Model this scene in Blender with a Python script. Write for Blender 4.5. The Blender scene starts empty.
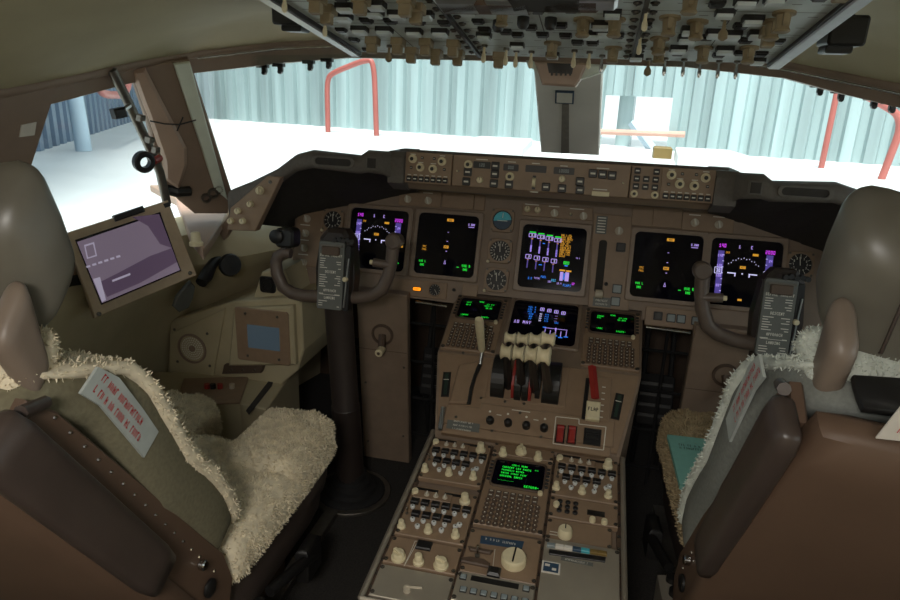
import bpy, math, random
from math import sin, cos, radians, pi, sqrt, atan2
from mathutils import Vector, Matrix, noise
rnd = random.Random(7)
EXPO = 0.68
# ------------------------------------------------------------------ camera
YAW, PITCH, ROLL, FPX = -.212, -.312, .039, 660.0
CAM = Vector((.107, -1.85, 1.166))
_F = Vector((sin(YAW)*cos(PITCH), cos(YAW)*cos(PITCH), sin(PITCH)))
_r = Vector((cos(YAW), -sin(YAW), 0)); _u = _r.cross(_F)
CR = _r*cos(ROLL)+_u*sin(ROLL); CU = -_r*sin(ROLL)+_u*cos(ROLL)
sc = bpy.context.scene
col = sc.collection
cd = bpy.data.cameras.new('camera'); co = bpy.data.objects.new('camera', cd); col.objects.link(co)
co.matrix_world = Matrix((( CR.x, CU.x, -_F.x, CAM.x), (CR.y, CU.y, -_F.y, CAM.y), (CR.z, CU.z, -_F.z, CAM.z), (0, 0, 0, 1)))
cd.sensor_width = 36; cd.lens = FPX*36/900; cd.clip_start = .02
sc.camera = co
# ------------------------------------------------------------------ sky and exposure
w = bpy.data.worlds.new('sky'); sc.world = w; w.use_nodes = True
bg = w.node_tree.nodes['Background']; bg.inputs[0].default_value = (.90, .96, 1, 1); bg.inputs[1].default_value = 1.0
sl_ = bpy.data.lights.new('sun', 'SUN'); sl_.energy = 4.2; sl_.angle = radians(12); sl_.color = (1, .98, .94)
so_ = bpy.data.objects.new('sun', sl_); col.objects.link(so_); so_.rotation_euler = (radians(20), radians(0), 0)
sc.view_settings.view_transform = 'Standard'; sc.view_settings.look = 'None'
sc.view_settings.exposure = EXPO; sc.view_settings.gamma = 1; sc.view_settings.use_curve_mapping = False

# ------------------------------------------------------------------ helpers
def ray(px, py): return _F+CR*((px-450)/FPX)+CU*((300-py)/FPX)
def hit(px, py, ax, val):
    d = ray(px, py); i = 'xyz'.index(ax); return CAM+d*((val-CAM[i])/d[i])
class Fr:
    def __init__(s, O, U, V):
        s.O = Vector(O); s.U = Vector(U).normalized(); V = Vector(V); s.V = (V-s.U*V.dot(s.U)).normalized(); s.N = s.U.cross(s.V)
    def pt(s, u, v, n=0): return s.O+s.U*u+s.V*v+s.N*n
    def pix(s, px, py, n=0):
        d = ray(px, py); O = s.O+s.N*n; t = (O-CAM).dot(s.N)/d.dot(s.N); p = CAM+d*t-s.O; return p.dot(s.U), p.dot(s.V)
    def pp(s, pts, n=0): return [s.pix(a, b, n) for a, b in pts]
    def mat(s, u=0, v=0, n=0, rot=0, sc_=1):
        p = s.pt(u, v, n); a = s.U*cos(rot)+s.V*sin(rot); b = s.V*cos(rot)-s.U*sin(rot)
        return Matrix(((a.x, b.x, s.N.x, p.x), (a.y, b.y, s.N.y, p.y), (a.z, b.z, s.N.z, p.z), (0, 0, 0, 1))) @ Matrix.Scale(sc_, 4)
    def sub(s, u, v, n=0, rot=0):
        return Fr(s.pt(u, v, n), s.U*cos(rot)+s.V*sin(rot), s.V*cos(rot)-s.U*sin(rot))
ID = Fr((0, 0, 0), (1, 0, 0), (0, 1, 0))
def s2l(c): return tuple((x/255/12.92 if x/255 <= .04045 else ((x/255+.055)/1.055)**2.4) for x in c)
MATS = {}
def mat(name, rgb, rough=.6, metal=0, var=.12, scale=60, bump=.0, spec=.5, emit=None, alpha=None):
    m = bpy.data.materials.new(name); m.use_nodes = True; nt = m.node_tree; b = nt.nodes['Principled BSDF']
    c = s2l(rgb); b.inputs['Roughness'].default_value = rough; b.inputs['Metallic'].default_value = metal
    b.inputs['Specular IOR Level'].default_value = spec
    tc = nt.nodes.new('ShaderNodeTexCoord')
    if var or bump:
        nz = nt.nodes.new('ShaderNodeTexNoise'); nz.inputs['Scale'].default_value = scale; nz.inputs['Detail'].default_value = 4
        nt.links.new(tc.outputs['Object'], nz.inputs['Vector'])
    if var:
        cr = nt.nodes.new('ShaderNodeValToRGB'); cr.color_ramp.elements[0].position = .3; cr.color_ramp.elements[1].position = .7
        cr.color_ramp.elements[0].color = tuple(x*(1-var) for x in c)+(1,); cr.color_ramp.elements[1].color = tuple(min(1, x*(1+var)) for x in c)+(1,)
        nt.links.new(nz.outputs['Fac'], cr.inputs['Fac']); nt.links.new(cr.outputs['Color'], b.inputs['Base Color'])
    else: b.inputs['Base Color'].default_value = c+(1,)
    if bump:
        bp = nt.nodes.new('ShaderNodeBump'); bp.inputs['Strength'].default_value = bump; bp.inputs['Distance'].default_value = .004
        nt.links.new(nz.outputs['Fac'], bp.inputs['Height']); nt.links.new(bp.outputs['Normal'], b.inputs['Normal'])
    if emit:
        b.inputs['Emission Color'].default_value = c+(1,); b.inputs['Emission Strength'].default_value = emit/2**EXPO
    MATS[name] = m; return m
brown = mat('panel_brown_paint', (132, 114, 98), .55, var=.08, scale=25, bump=.03)
brown2 = mat('module_brown_paint', (138, 115, 93), .5, var=.07, scale=40, bump=.03)
brownd = mat('dark_brown_paint', (84, 68, 56), .6, var=.1, scale=20)
bezelm = mat('bezel_brown_plastic', (134, 116, 100), .45, var=.06)
tan = mat('tan_liner_paint', (176, 164, 134), .7, var=.06, scale=12, bump=.05)
olive = mat('olive_headliner_vinyl', (168, 158, 128), .75, var=.05, scale=9, bump=.05)
trimb = mat('brown_trim_plastic', (134, 114, 98), .55, var=.08, scale=15)
postm = mat('rosy_brown_post_cover', (164, 138, 120), .5, var=.07, scale=12)
ltgreen = mat('pale_green_primer', (206, 212, 198), .5, var=.08, scale=15)
greyov = mat('overhead_grey_paint', (198, 208, 208), .45, var=.07, scale=30)
alu = mat('brushed_aluminium', (176, 178, 178), .32, .9, var=.1, scale=40)
chrome = mat('polished_steel', (200, 200, 198), .2, 1, var=.05)
screwm = mat('dark_steel', (110, 105, 98), .4, .8, var=.1)
black = mat('black_plastic', (26, 25, 25), .45, var=.1)
rubber = mat('black_rubber', (22, 21, 22), .8, var=.15, scale=30)
padm = mat('glareshield_charcoal_vinyl', (92, 86, 80), .7, var=.1, scale=120, bump=.08)
under = mat('matte_black_underside', (52, 48, 44), .9, var=.1)
cream = mat('cream_knob_plastic', (214, 202, 168), .5, var=.06, scale=80)
olivek = mat('khaki_switch_cap', (138, 122, 94), .5, var=.08)
greyk = mat('grey_knob_plastic', (182, 172, 154), .5, var=.08)
whitep = mat('white_print', (215, 212, 200), .6, var=0)
blackgl = mat('screen_glass', (10, 10, 22), .08, var=0, spec=.35)
glintw = mat('lit_button_face', (206, 214, 214), .35, var=.05)  # bright window glint on the button lens, put into the base colour
redg = mat('red_guard_plastic', (148, 42, 36), .45, var=.08)
redpaint = mat('red_rail_paint', (170, 94, 86), .4, var=.08, scale=8)
carpet = mat('dark_carpet', (44, 41, 38), .95, var=.35, scale=220, bump=.5)
fleece = mat('cream_sheepskin', (214, 202, 176), .95, var=.16, scale=45, bump=.3)
fleecer = mat('pale_grey_sheepskin', (196, 200, 190), .95, var=.16, scale=45, bump=.3)  # cool light from the right window is mixed into this wool colour
fleeceg = mat('beige_sheepskin', (158, 140, 108), .95, var=.16, scale=45, bump=.3)
cloth = mat('olive_cover_cloth', (112, 106, 84), .9, var=.14, scale=160, bump=.15)
clothg = mat('grey_cover_cloth', (120, 122, 116), .9, var=.14, scale=160, bump=.15)
seatsh = mat('seat_shell_brown', (94, 74, 60), .5, var=.07, scale=10)
leather = mat('dark_brown_leather', (66, 56, 51), .38, var=.12, scale=14, bump=.15)
leatherg = mat('grey_brown_headrest_leather', (102, 98, 88), .36, var=.14, scale=9, bump=.2)
ctan = mat('taupe_bolster_leather', (120, 106, 94), .45, var=.08, scale=14)
tagm = mat('white_fabric_tag', (172, 178, 174), .8, var=.08, scale=40)
redp = mat('red_print', (196, 44, 48), .7, var=0)
paper = mat('white_sticker', (212, 206, 196), .7, var=.03)
greenb = mat('mint_booklet_cover', (112, 162, 150), .7, var=.05)
colm = mat('column_dark_brown', (50, 42, 39), .45, var=.1, scale=20)
yokem = mat('yoke_brown_plastic', (92, 80, 72), .42, var=.1, scale=30)
cardm = mat('checklist_grey_card', (96, 98, 94), .5, var=.05)
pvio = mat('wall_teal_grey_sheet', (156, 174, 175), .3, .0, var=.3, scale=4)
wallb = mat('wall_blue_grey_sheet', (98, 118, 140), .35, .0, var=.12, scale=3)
platm = mat('platform_white_paint', (214, 217, 217), .5, var=.06, scale=1.5)
yellow = mat('yellow_paint', (120, 98, 48), .6, var=.08, scale=6)
pipeb = mat('pale_blue_pipe', (180, 200, 214), .4, var=.08, scale=5)
ggrey = mat('grey_post_paint', (216, 211, 202), .55, var=.06, scale=10)
navy = mat('blue_label', (48, 70, 92), .5, var=.05)
silverp = mat('warm_grey_plate', (168, 160, 146), .35, .5, var=.08, scale=12)
tealg = mat('standby_teal', (60, 150, 160), .4, var=.12, scale=70, emit=.10)
dialk = mat('gauge_dial_black', (16, 16, 17), .5, var=.1)
greyb = mat('grey_button', (128, 138, 140), .45, var=.05)
E_ = {k: mat('screen_'+k, c, .5, var=0, emit=e) for k, c, e in (
    ('green', (30, 230, 60), .75), ('amber', (226, 160, 44), .62), ('violet', (176, 150, 235), .75), ('tape', (92, 76, 170), .45),
    ('magenta', (200, 60, 230), .8), ('blue', (40, 120, 230), .8), ('white', (205, 200, 240), .8), ('cyan', (60, 170, 220), .7),
    ('night', (20, 20, 52), .25), ('lampamber', (255, 150, 20), 1.2), ('teal', (70, 84, 94), .34), ('efb', (124, 110, 128), .50), ('efbd', (92, 74, 98), .42), ('efbl', (176, 168, 190), .55))}  # efb, efbd and efbl are tones of the reflection on the tablet glass
for m_ in (pvio, wallb):
    nt = m_.node_tree; mp_ = nt.nodes.new('ShaderNodeMapping'); mp_.inputs['Scale'].default_value = (1, 1, .06)
    nzn = [n for n in nt.nodes if n.type == 'TEX_NOISE'][0]; tcn = [n for n in nt.nodes if n.type == 'TEX_COORD'][0]
    nt.links.new(tcn.outputs['Object'], mp_.inputs['Vector']); nt.links.new(mp_.outputs['Vector'], nzn.inputs['Vector'])
# glass pane: mostly clear with a faint mirror coat
gl = bpy.data.materials.new('window_glass'); gl.use_nodes = True; nt = gl.node_tree; nt.nodes.clear()
o_ = nt.nodes.new('ShaderNodeOutputMaterial'); t_ = nt.nodes.new('ShaderNodeBsdfTransparent'); g_ = nt.nodes.new('ShaderNodeBsdfGlossy'); x_ = nt.nodes.new('ShaderNodeMixShader')
t_.inputs[0].default_value = (.93, .97, .96, 1); g_.inputs['Roughness'].default_value = .03; x_.inputs[0].default_value = .05
nt.links.new(t_.outputs[0], x_.inputs[1]); nt.links.new(g_.outputs[0], x_.inputs[2]); nt.links.new(x_.outputs[0], o_.inputs[0])

WM = {}
def put(o, M, parent=None):
    col.objects.link(o); WM[o.name] = M
    if parent is not None:
        o.parent = parent; o.matrix_basis = WM[parent.name].inverted() @ M
    else: o.matrix_basis = M
    return o
def tag(o, label=None, cat=None, group=None, kind=None):
    if label: o['label'] = label
    if cat: o['category'] = cat
    if group: o['group'] = group
    if kind: o['kind'] = kind
    return o
def thing(name, label, cat, loc, group=None):
    o = bpy.data.objects.new(name, None); o.empty_display_size = .05
    put(o, Matrix.Translation(Vector(loc))); return tag(o, label, cat, group)
def offs(P, d):
    n = len(P); a = sum(P[i][0]*P[(i+1) % n][1]-P[(i+1) % n][0]*P[i][1] for i in range(n)); sg = 1 if a > 0 else -1; R = []
    for i in range(n):
        p, q, r = P[i-1], P[i], P[(i+1) % n]
        e1 = Vector((q[0]-p[0], q[1]-p[1])); e2 = Vector((r[0]-q[0], r[1]-q[1]))
        if e1.length < 1e-9 or e2.length < 1e-9: R.append(q); continue
        e1.normalize(); e2.normalize(); n1 = Vector((-e1.y, e1.x))*sg; n2 = Vector((-e2.y, e2.x))*sg
        b = n1+n2; b = b/max(.3, b.length_squared)*2*d/1.0 if b.length > 1e-6 else n1*d
        R.append((q[0]+b.x, q[1]+b.y))
    return R
def rr(u, v, w_, h, r=.01, seg=4):
    r = min(r, w_/2-1e-5, h/2-1e-5); P = []
    for cx, cy, a0 in ((u+w_/2-r, v+h/2-r, 0), (u-w_/2+r, v+h/2-r, 90), (u-w_/2+r, v-h/2+r, 180), (u+w_/2-r, v-h/2+r, 270)):
        for k in range(seg+1):
            a = radians(a0+90*k/seg); P.append((cx+r*cos(a), cy+r*sin(a)))
    return P
def rect(u, v, w_, h): return [(u-w_/2, v-h/2), (u+w_/2, v-h/2), (u+w_/2, v+h/2), (u-w_/2, v+h/2)]
def circ(u, v, r, n=24): return [(u+r*cos(2*pi*k/n), v+r*sin(2*pi*k/n)) for k in range(n)]
FONT = dict(A='757775755', B='', )
_f = """A:25755 B:65656 C:34443 D:65556 E:74647 F:74644 G:34553 H:55755 I:72227 J:11152 K:55655 L:44447 M:57755 N:57775 O:25552 P:65644 Q:25561 R:65655 S:34216 T:72222 U:55557 V:55552 W:55775 X:55255 Y:55222 Z:71247 0:75557 1:26227 2:71747 3:71317 4:55711 5:74717 6:74757 7:71111 8:75757 9:75717 -:00700 .:00002 /:11244 %:51245 :02020"""
FONT = {}
for tok in _f.split():
    k, v = tok[0], tok[2:]
    FONT[k] = v
class MB:
    def __init__(s): s.v = []; s.f = []; s.m = []
    def add(s, V, F, mi=0):
        b = len(s.v); s.v += [Vector(x) for x in V]; s.f += [tuple(i+b for i in f) for f in F]; s.m += [mi]*len(F); return s
    def prism(s, fr, P, n0, n1, mi=0, cham=0, back=True):
        n = len(P); a = sum(P[i][0]*P[(i+1) % n][1]-P[(i+1) % n][0]*P[i][1] for i in range(n))
        if a < 0: P = P[::-1]
        rings = [(P, n0)]
        if cham: rings += [(P, n1-cham), (offs(P, cham), n1)]
        else: rings += [(P, n1)]
        V = [fr.pt(x, y, h) for R, h in rings for x, y in R]; F = []
        for k in range(len(rings)-1):
            for i in range(n): j = (i+1) % n; F.append((k*n+i, k*n+j, (k+1)*n+j, (k+1)*n+i))
        F.append(tuple(range((len(rings)-1)*n, len(rings)*n)))
        if back: F.append(tuple(range(n-1, -1, -1)))
        return s.add(V, F, mi)
    def box(s, fr, u, v, n, su, sv, sn, mi=0, cham=0): return s.prism(fr, rect(u, v, su, sv), n, n+sn, mi, cham)
    def ring(s, fr, A, B, n0, n1, mi=0, cham=0):
        n = len(A); A2 = offs(A, cham) if cham else A
        V = [fr.pt(x, y, n0) for x, y in A]+[fr.pt(x, y, n1-cham) for x, y in A]+[fr.pt(x, y, n1) for x, y in A2]+[fr.pt(x, y, n1) for x, y in B]+[fr.pt(x, y, n0) for x, y in B]
        F = []
        for k in range(4):
            for i in range(n): j = (i+1) % n; F.append((k*n+i, k*n+j, (k+1)*n+j, (k+1)*n+i))
        return s.add(V, F, mi)
    def lathe(s, fr, u, v, prof, seg=16, mi=0):
        V = []; F = []
        for r, h in prof:
            for k in range(seg): a = 2*pi*k/seg; V.append(fr.pt(u+r*cos(a), v+r*sin(a), h))
        for q in range(len(prof)-1):
            for k in range(seg): j = (k+1) % seg; F.append((q*seg+k, q*seg+j, (q+1)*seg+j, (q+1)*seg+k))
        if prof[-1][0] > 1e-6: F.append(tuple((len(prof)-1)*seg+k for k in range(seg)))
        if prof[0][0] > 1e-6: F.append(tuple(seg-1-k for k in range(seg)))
        return s.add(V, F, mi)
    def cyl(s, fr, u, v, n0, n1, r0, r1=None, seg=16, mi=0, cham=0):
        r1 = r0 if r1 is None else r1
        return s.lathe(fr, u, v, [(r0, n0), (r1, n1-cham), (r1-cham, n1)] if cham else [(r0, n0), (r1, n1)], seg, mi)
    def tube(s, path, r, seg=8, mi=0, flat=1, up=None):
        path = [Vector(p) for p in path]; n = len(path); rs = r if isinstance(r, (list, tuple)) else [r]*n
        V = []; F = []; prev = None
        for i, p in enumerate(path):
            d = (path[min(i+1, n-1)]-path[max(i-1, 0)]).normalized()
            a = Vector(up) if up else (prev if prev else (Vector((0, 0, 1)) if abs(d.z) < .9 else Vector((1, 0, 0))))
            a = (a-d*a.dot(d)).normalized(); b = d.cross(a); prev = a
            for k in range(seg): t = 2*pi*k/seg; V.append(p+a*cos(t)*rs[i]*flat+b*sin(t)*rs[i])
        for i in range(n-1):
            for k in range(seg): j = (k+1) % seg; F.append((i*seg+k, i*seg+j, (i+1)*seg+j, (i+1)*seg+k))
        F.append(tuple(range(seg-1, -1, -1))); F.append(tuple((n-1)*seg+k for k in range(seg)))
        return s.add(V, F, mi)
    def quad(s, fr, u, v, w_, h, n=0, mi=0): return s.add([fr.pt(x, y, n) for x, y in rect(u, v, w_, h)], [(0, 1, 2, 3)], mi)
    def poly(s, fr, P, n=0, mi=0):
        return s.add([fr.pt(x, y, n) for x, y in P], [tuple(range(len(P)))], mi)
    def text(s, fr, u, v, n, txt, h, mi=0, center=True):
        c = h/5; x = u-(len(txt)*4-1)*c/2*.8 if center else u; kx = .8
        for ch in txt:
            g = FONT.get(ch)
            if g:
                for r_, dgt in enumerate(g):
                    b = int(dgt); k = 0
                    while k < 3:
                        if b >> (2-k) & 1:
                            e = k
                            while e+1 < 3 and b >> (2-e-1) & 1: e += 1
                            s.quad(fr, x+(k+e+1)/2*c*kx, v+h/2-(r_+.5)*c, (e-k+1)*c*kx, c, n, mi); k = e
                        k += 1
            x += 4*c*kx
        return s
    def scrawl(s, fr, u, v, n, w_, h, mi=0, seed=1):
        r = random.Random(seed); x = u-w_/2; c = h*.55
        while x < u+w_/2-c:
            if r.random() < .16: x += c*.9; continue
            k = r.random(); s.quad(fr, x+c*.15, v, c*.22, h, n, mi)
            if k < .7: s.quad(fr, x+c*.4, v+h*(.39 if k < .3 else -.39 if k < .5 else 0), c*.5, h*.2, n, mi)
            if k > .45: s.quad(fr, x+c*.62, v-h*.1*(k < .8), c*.2, h*.8, n, mi)
            x += c
        return s
    def sheet(s, rows, mi=0, closed=False):
        n = len(rows[0]); V = [p for r_ in rows for p in r_]; F = []
        for i in range(len(rows)-1):
            for k in range(n-1): F.append((i*n+k, i*n+k+1, (i+1)*n+k+1, (i+1)*n+k))
        return s.add(V, F, mi)
    def rbox(s, fn, res=(10, 10, 6), size=(1, 1, 1), r=.1, mi=0):
        """rounded box: cube grid -> rounded; fn maps local Vector to world"""
        sx, sy, sz = size; V = []; F = []
        faces = [((1, 0, 0), (0, 1, 0), (0, 0, 1)), ((-1, 0, 0), (0, 0, 1), (0, 1, 0)), ((0, 1, 0), (0, 0, 1), (1, 0, 0)), ((0, -1, 0), (1, 0, 0), (0, 0, 1)), ((0, 0, 1), (1, 0, 0), (0, 1, 0)), ((0, 0, -1), (0, 1, 0), (1, 0, 0))]
        idx = {}
        half = Vector((sx/2, sy/2, sz/2)); core = Vector([max(h-r, 1e-4) for h in half])
        def vid(p):
            key = (round(p.x, 5), round(p.y, 5), round(p.z, 5))
            if key not in idx: idx[key] = len(V); V.append(p)
            return idx[key]
        for n_, a, b in faces:
            n_, a, b = Vector(n_), Vector(a), Vector(b)
            na = int(abs(a.dot(Vector(res)))); nb = int(abs(b.dot(Vector(res))))
            g = []
            for i in range(na+1):
                row = []
                for j in range(nb+1):
                    p = n_+a*(2*i/na-1)+b*(2*j/nb-1)
                    q = Vector((p.x*half.x, p.y*half.y, p.z*half.z)); c = Vector([max(-core[k], min(core[k], q[k])) for k in range(3)])
                    d = q-c
                    if d.length > 1e-9: d.normalize()
                    row.append(vid(c+d*min(r, min(half))))
                g.append(row)
            for i in range(na):
                for j in range(nb): F.append((g[i][j], g[i+1][j], g[i+1][j+1], g[i][j+1]))
        W_ = [fn(p) for p in V]; c = sum(W_, Vector())/len(W_)
        vol = sum((W_[f[0]]-c).dot((W_[f[1]]-c).cross(W_[f[2]]-c))+(W_[f[0]]-c).dot((W_[f[2]]-c).cross(W_[f[3]]-c)) for f in F)
        if vol < 0: F = [f[::-1] for f in F]
        return s.add(W_, F, mi)
    def mesh(s, name, mats):
        me = bpy.data.meshes.new(name); me.from_pydata([tuple(x) for x in s.v], [], s.f)
        for m in (mats if isinstance(mats, (list, tuple)) else [mats]): me.materials.append(m)
        me.polygons.foreach_set('material_index', s.m); me.update(); return me
    def build(s, name, mats, parent=None, smooth=False, kind=None, label=None, cat=None, group=None):
        if parent is not None: M = Matrix.Translation(WM[parent.name].translation)
        else:
            xs = [v.x for v in s.v]; ys = [v.y for v in s.v]; M = Matrix.Translation(((min(xs)+max(xs))/2, (min(ys)+max(ys))/2, min(v.z for v in s.v)))
        o3 = M.translation; s.v = [v-o3 for v in s.v]; me = s.mesh(name, mats)
        if smooth:
            me.polygons.foreach_set('use_smooth', [True]*len(me.polygons)); me.set_sharp_from_angle(angle=radians(smooth if smooth > 1 else 40))
        o = bpy.data.objects.new(name, me); put(o, M, parent); return tag(o, label, cat, group, kind)
def inst(name, me, fr, u, v, n, parent, rot=0, s_=1, label=None):
    o = bpy.data.objects.new(name, me); put(o, fr.mat(u, v, n, rot, s_), parent)
    if label: o['label'] = label
    return o
def smoothmesh(mb, name, mats, ang=40):
    me = mb.mesh(name, mats); me.polygons.foreach_set('use_smooth', [True]*len(me.polygons)); me.set_sharp_from_angle(angle=radians(ang)); return me
# ------------------------------------------------------------------ frames (real planes of the flight deck)
TP, TL = .333, 1.207
PAN = Fr((0, 0, .72), (1, 0, 0), (0, sin(TP), cos(TP)))
CDU = Fr((0, -.113, .558), (1, 0, 0), (0, sin(TL), cos(TL)))
PED = Fr((0, -.6, .327), (1, 0, 0), (0, 1, .107))
QUA = Fr((0, -.437, .368), (1, 0, 0), (0, .1745, .133))
OH = Fr((0, -.54, 1.225), (1, 0, 0), (0, -.988, .156))
MCP = Fr((0, -.165, .962), (1, 0, 0), (0, .12, .99))
RIM = Fr((0, -.25, .95), (1, 0, 0), (0, .05, 1))
SW = Fr((-1.0, -.5, 1.15), (0, 1, 0), (.25, 0, .96))
WX, WY, WZ = Vector((1, 0, 0)), Vector((0, 1, 0)), Vector((0, 0, 1))
XZ = lambda y: Fr((0, y, 0), (1, 0, 0), (0, 0, 1))          # plane facing aft
YZ = lambda x: Fr((x, 0, 0), (0, 1, 0), (0, 0, 1))          # plane facing +x
XY = lambda z: Fr((0, 0, z), (1, 0, 0), (0, 1, 0))          # plane facing up
# ------------------------------------------------------------------ shared small hardware
I = ID
def km(prof, seg, m, name, extra=None):
    b = MB(); b.lathe(I, 0, 0, prof, seg); 
    mats = [m, whitep, black, chrome, redg]
    if extra: extra(b)
    return smoothmesh(b, name, mats)
K_round = km([(.0085, 0), (.008, .009), (.0065, .011)], 14, cream, 'round_knob', lambda b: b.box(I, 0, .003, .011, .0012, .007, .0004, 2))
K_tall = km([(.0095, 0), (.0095, .004), (.007, .006), (.0062, .017), (.005, .0185)], 14, cream, 'tall_knob')
K_big = km([(.0225, 0), (.0225, .016), (.0205, .019)], 28, cream, 'trim_knob', lambda b: (b.box(I, 0, .002, .019, .003, .036, .0012, 2), [b.box(I.sub(.0222*cos(a), .0222*sin(a), 0, a), 0, 0, .001, .0018, .0025, .014, 0) for a in [2*pi*k/28 for k in range(28)]]))
K_med = km([(.0125, 0), (.0125, .004), (.0105, .005), (.010, .012), (.009, .0135)], 18, cream, 'selector_knob', lambda b: b.box(I, 0, 0, .0135, .006, .019, .004, 0, .001))
K_grey = km([(.0105, 0), (.0105, .003), (.008, .004), (.008, .008)], 16, greyk, 'selector_knob', lambda b: b.box(I, 0, 0, .008, .0045, .018, .006, 1, .001))
K_black = km([(.0085, 0), (.0085, .010), (.006, .015), (.001, .0165)], 16, black, 'black_knob')
K_ring = km([(.0108, 0), (.0108, .005), (.009, .006), (.0066, .006), (.006, .013)], 18, cream, 'ring_knob', lambda b: b.cyl(I, 0, 0, .0128, .0145, .0050, .004, seg=12, mi=2))
K_cap = km([(.0055, 0), (.0055, .006), (.0045, .008)], 12, cream, 'knob')
def toggle_mesh(name, m, big=1.0):
    b = MB(); b.cyl(I, 0, 0, 0, .004, .0055, seg=10, mi=1); b.lathe(I, 0, 0, [(.0022, .004), (.0026, .014), (.0042*big, .020), (.0042*big, .027), (.002, .030)], 10, 0)
    return smoothmesh(b, name, [m, screwm])
T_cream = toggle_mesh('toggle_switch', cream); T_khaki = toggle_mesh('toggle_switch', olivek, 1.5); T_steel = toggle_mesh('toggle_switch', chrome, .8)
def pb_mesh(name, face, w_=.019, h=.019, d=.006):
    b = MB(); b.prism(I, rr(0, 0, w_, h, .002, 2), 0, d*.6, 1); b.prism(I, rr(0, 0, w_*.82, h*.82, .0015, 2), d*.6, d, 0, .0008); return b.mesh(name, [face, black])
P_glint = pb_mesh('push_button', glintw, .026, .021, .011); P_dark = pb_mesh('push_button', black); P_grey = pb_mesh('push_button', greyb)
def guard_mesh(m, nm='guarded_switch'):
    b = MB(); b.prism(I, rr(0, 0, .022, .026, .002, 2), 0, .012, 0, .001); b.prism(I, rr(0, -.003, .017, .015, .002, 2), .012, .027, 0, .0015); b.cyl(I, -.006, .004, .012, .0125, .0018, seg=6, mi=1)
    return b.mesh(nm, [m, black])
G_khaki = guard_mesh(olivek); G_red = guard_mesh(redg)
b = MB(); b.lathe(I, 0, 0, [(.0034, 0), (.0034, .0008), (.0024, .0018)], 8, 0); b.box(I, 0, 0, .0018, .004, .0007, .0002, 1); SCREW = b.mesh('screw', [screwm, black])
b = MB(); b.cyl(I, 0, 0, 0, .0012, .0052, seg=10, mi=1); b.lathe(I, 0, 0, [(.004, .001), (.0038, .0025), (.002, .003)], 10, 0); b.box(I, 0, 0, .003, .006, .001, .0006, 1); DZUS = smoothmesh(b, 'fastener', [screwm, black])
b = MB(); b.prism(I, rect(0, 0, .0105, .0085), 0, .005, 0, .001); BTN = b.mesh('select_button', [black])
b = MB(); b.lathe(I, 0, 0, [(.0044, 0), (.0044, .003), (.0056, .0035), (.0056, .0065), (.0042, .0075)], 12, 0); b.cyl(I, 0, 0, .0075, .0077, .0018, seg=8, mi=1); VOL = smoothmesh(b, 'volume_knob', [mat('pale_grey_cap', (206, 208, 206), .3, var=.05), black])
b = MB(); b.prism(I, circ(0, 0, .0055, 10), 0, .004, 0, .001); KEY = b.mesh('key', [black])
b = MB(); b.prism(I, rr(0, 0, .012, .012, .0015, 2), 0, .004, 0, .001); b.quad(I, 0, 0, .007, .0025, .0041, 1); SQB = b.mesh('square_button', [black, whitep])
# ------------------------------------------------------------------ outside: platform, corrugated walls, rails
ZP = .62
b = MB()
for x0, x1, y0, y1 in ((-9, 9, .72, 9), (-9, -1.22, -4, .72), (1.22, 9, -4, .72)): b.box(XY(ZP-.08), (x0+x1)/2, (y0+y1)/2, 0, x1-x0, y1-y0, .08)
b.build('platform_floor', platm, kind='structure')
def corrugated(name, A, B, m, z0=ZP, z1=5.2, p=.20, gaps=()):
    A = Vector(A+(0,)); B = Vector(B+(0,)); L = (B-A).length; fr = Fr(A, B-A, WZ); mb = MB(); n = int(L/p)
    prof = []
    for i in range(n): prof += [(i*p, 0), (i*p+p*.42, 0), (i*p+p*.52, .055), (i*p+p*.86, .055), (i*p+p*.96, 0)]
    for lo, hi in ((z0, z1),):
        for k in range(len(prof)-1):
            (a, d), (c, e) = prof[k], prof[k+1]; zb, zt = lo, hi; zs = [(lo, hi)]
            for g0, g1, gz0, gz1 in gaps:
                if g0 < (a+c)/2 < g1: zs = [(gz1, hi)]
            for q0, q1 in zs: mb.add([fr.pt(a, q0, -d), fr.pt(c, q0, -e), fr.pt(c, q1, -e), fr.pt(a, q1, -d)], [(0, 1, 2, 3)])
    mb.build(name, m, kind='structure'); return fr
WA, WB = (-6.3, 6.92), (8.6, 4.0)
dF = hit(600, 150, 'z', ZP)
frw0 = Fr(WA+(0,), (WB[0]-WA[0], WB[1]-WA[1], 0), WZ)
g0 = frw0.pix(601, 140)[0]; g1 = frw0.pix(668, 140)[0]; gz = frw0.pix(650, 97)[1]
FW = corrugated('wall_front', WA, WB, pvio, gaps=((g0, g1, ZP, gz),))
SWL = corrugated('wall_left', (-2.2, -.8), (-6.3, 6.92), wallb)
# the bright doorway: frame post, cross beam and brace
b = MB()
ga = frw0.pix(612, 140)[0]; gb = frw0.pix(627, 140)[0]
b.box(frw0, (ga+gb)/2, (ZP+gz)/2, -.30, gb-ga, gz-ZP, .12)
b.build('doorway_post', pvio, label='pale steel post standing in the bright wall opening', cat='post')
b = MB(); p0 = frw0.pix(596, 131); p1 = frw0.pix(686, 134)
b.tube([frw0.pt(p0[0], p0[1], .12), frw0.pt(p1[0], p1[1], .12)], .03, 8); b.build('door_beam', mat('faded_salmon_paint', (206, 160, 144), .6, var=.08, scale=6), None, 40, label='faded red horizontal beam across the bright wall opening', cat='beam')
b = MB(); p0 = frw0.pix(630, 122, .05); p1 = frw0.pix(662, 165, .05)
b.tube([frw0.pt(p0[0], p0[1], -.06), frw0.pt(p1[0], p1[1], -.06)], .05, 4); b.build('door_brace', pipeb, label='grey diagonal brace inside the bright wall opening', cat='brace')
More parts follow.
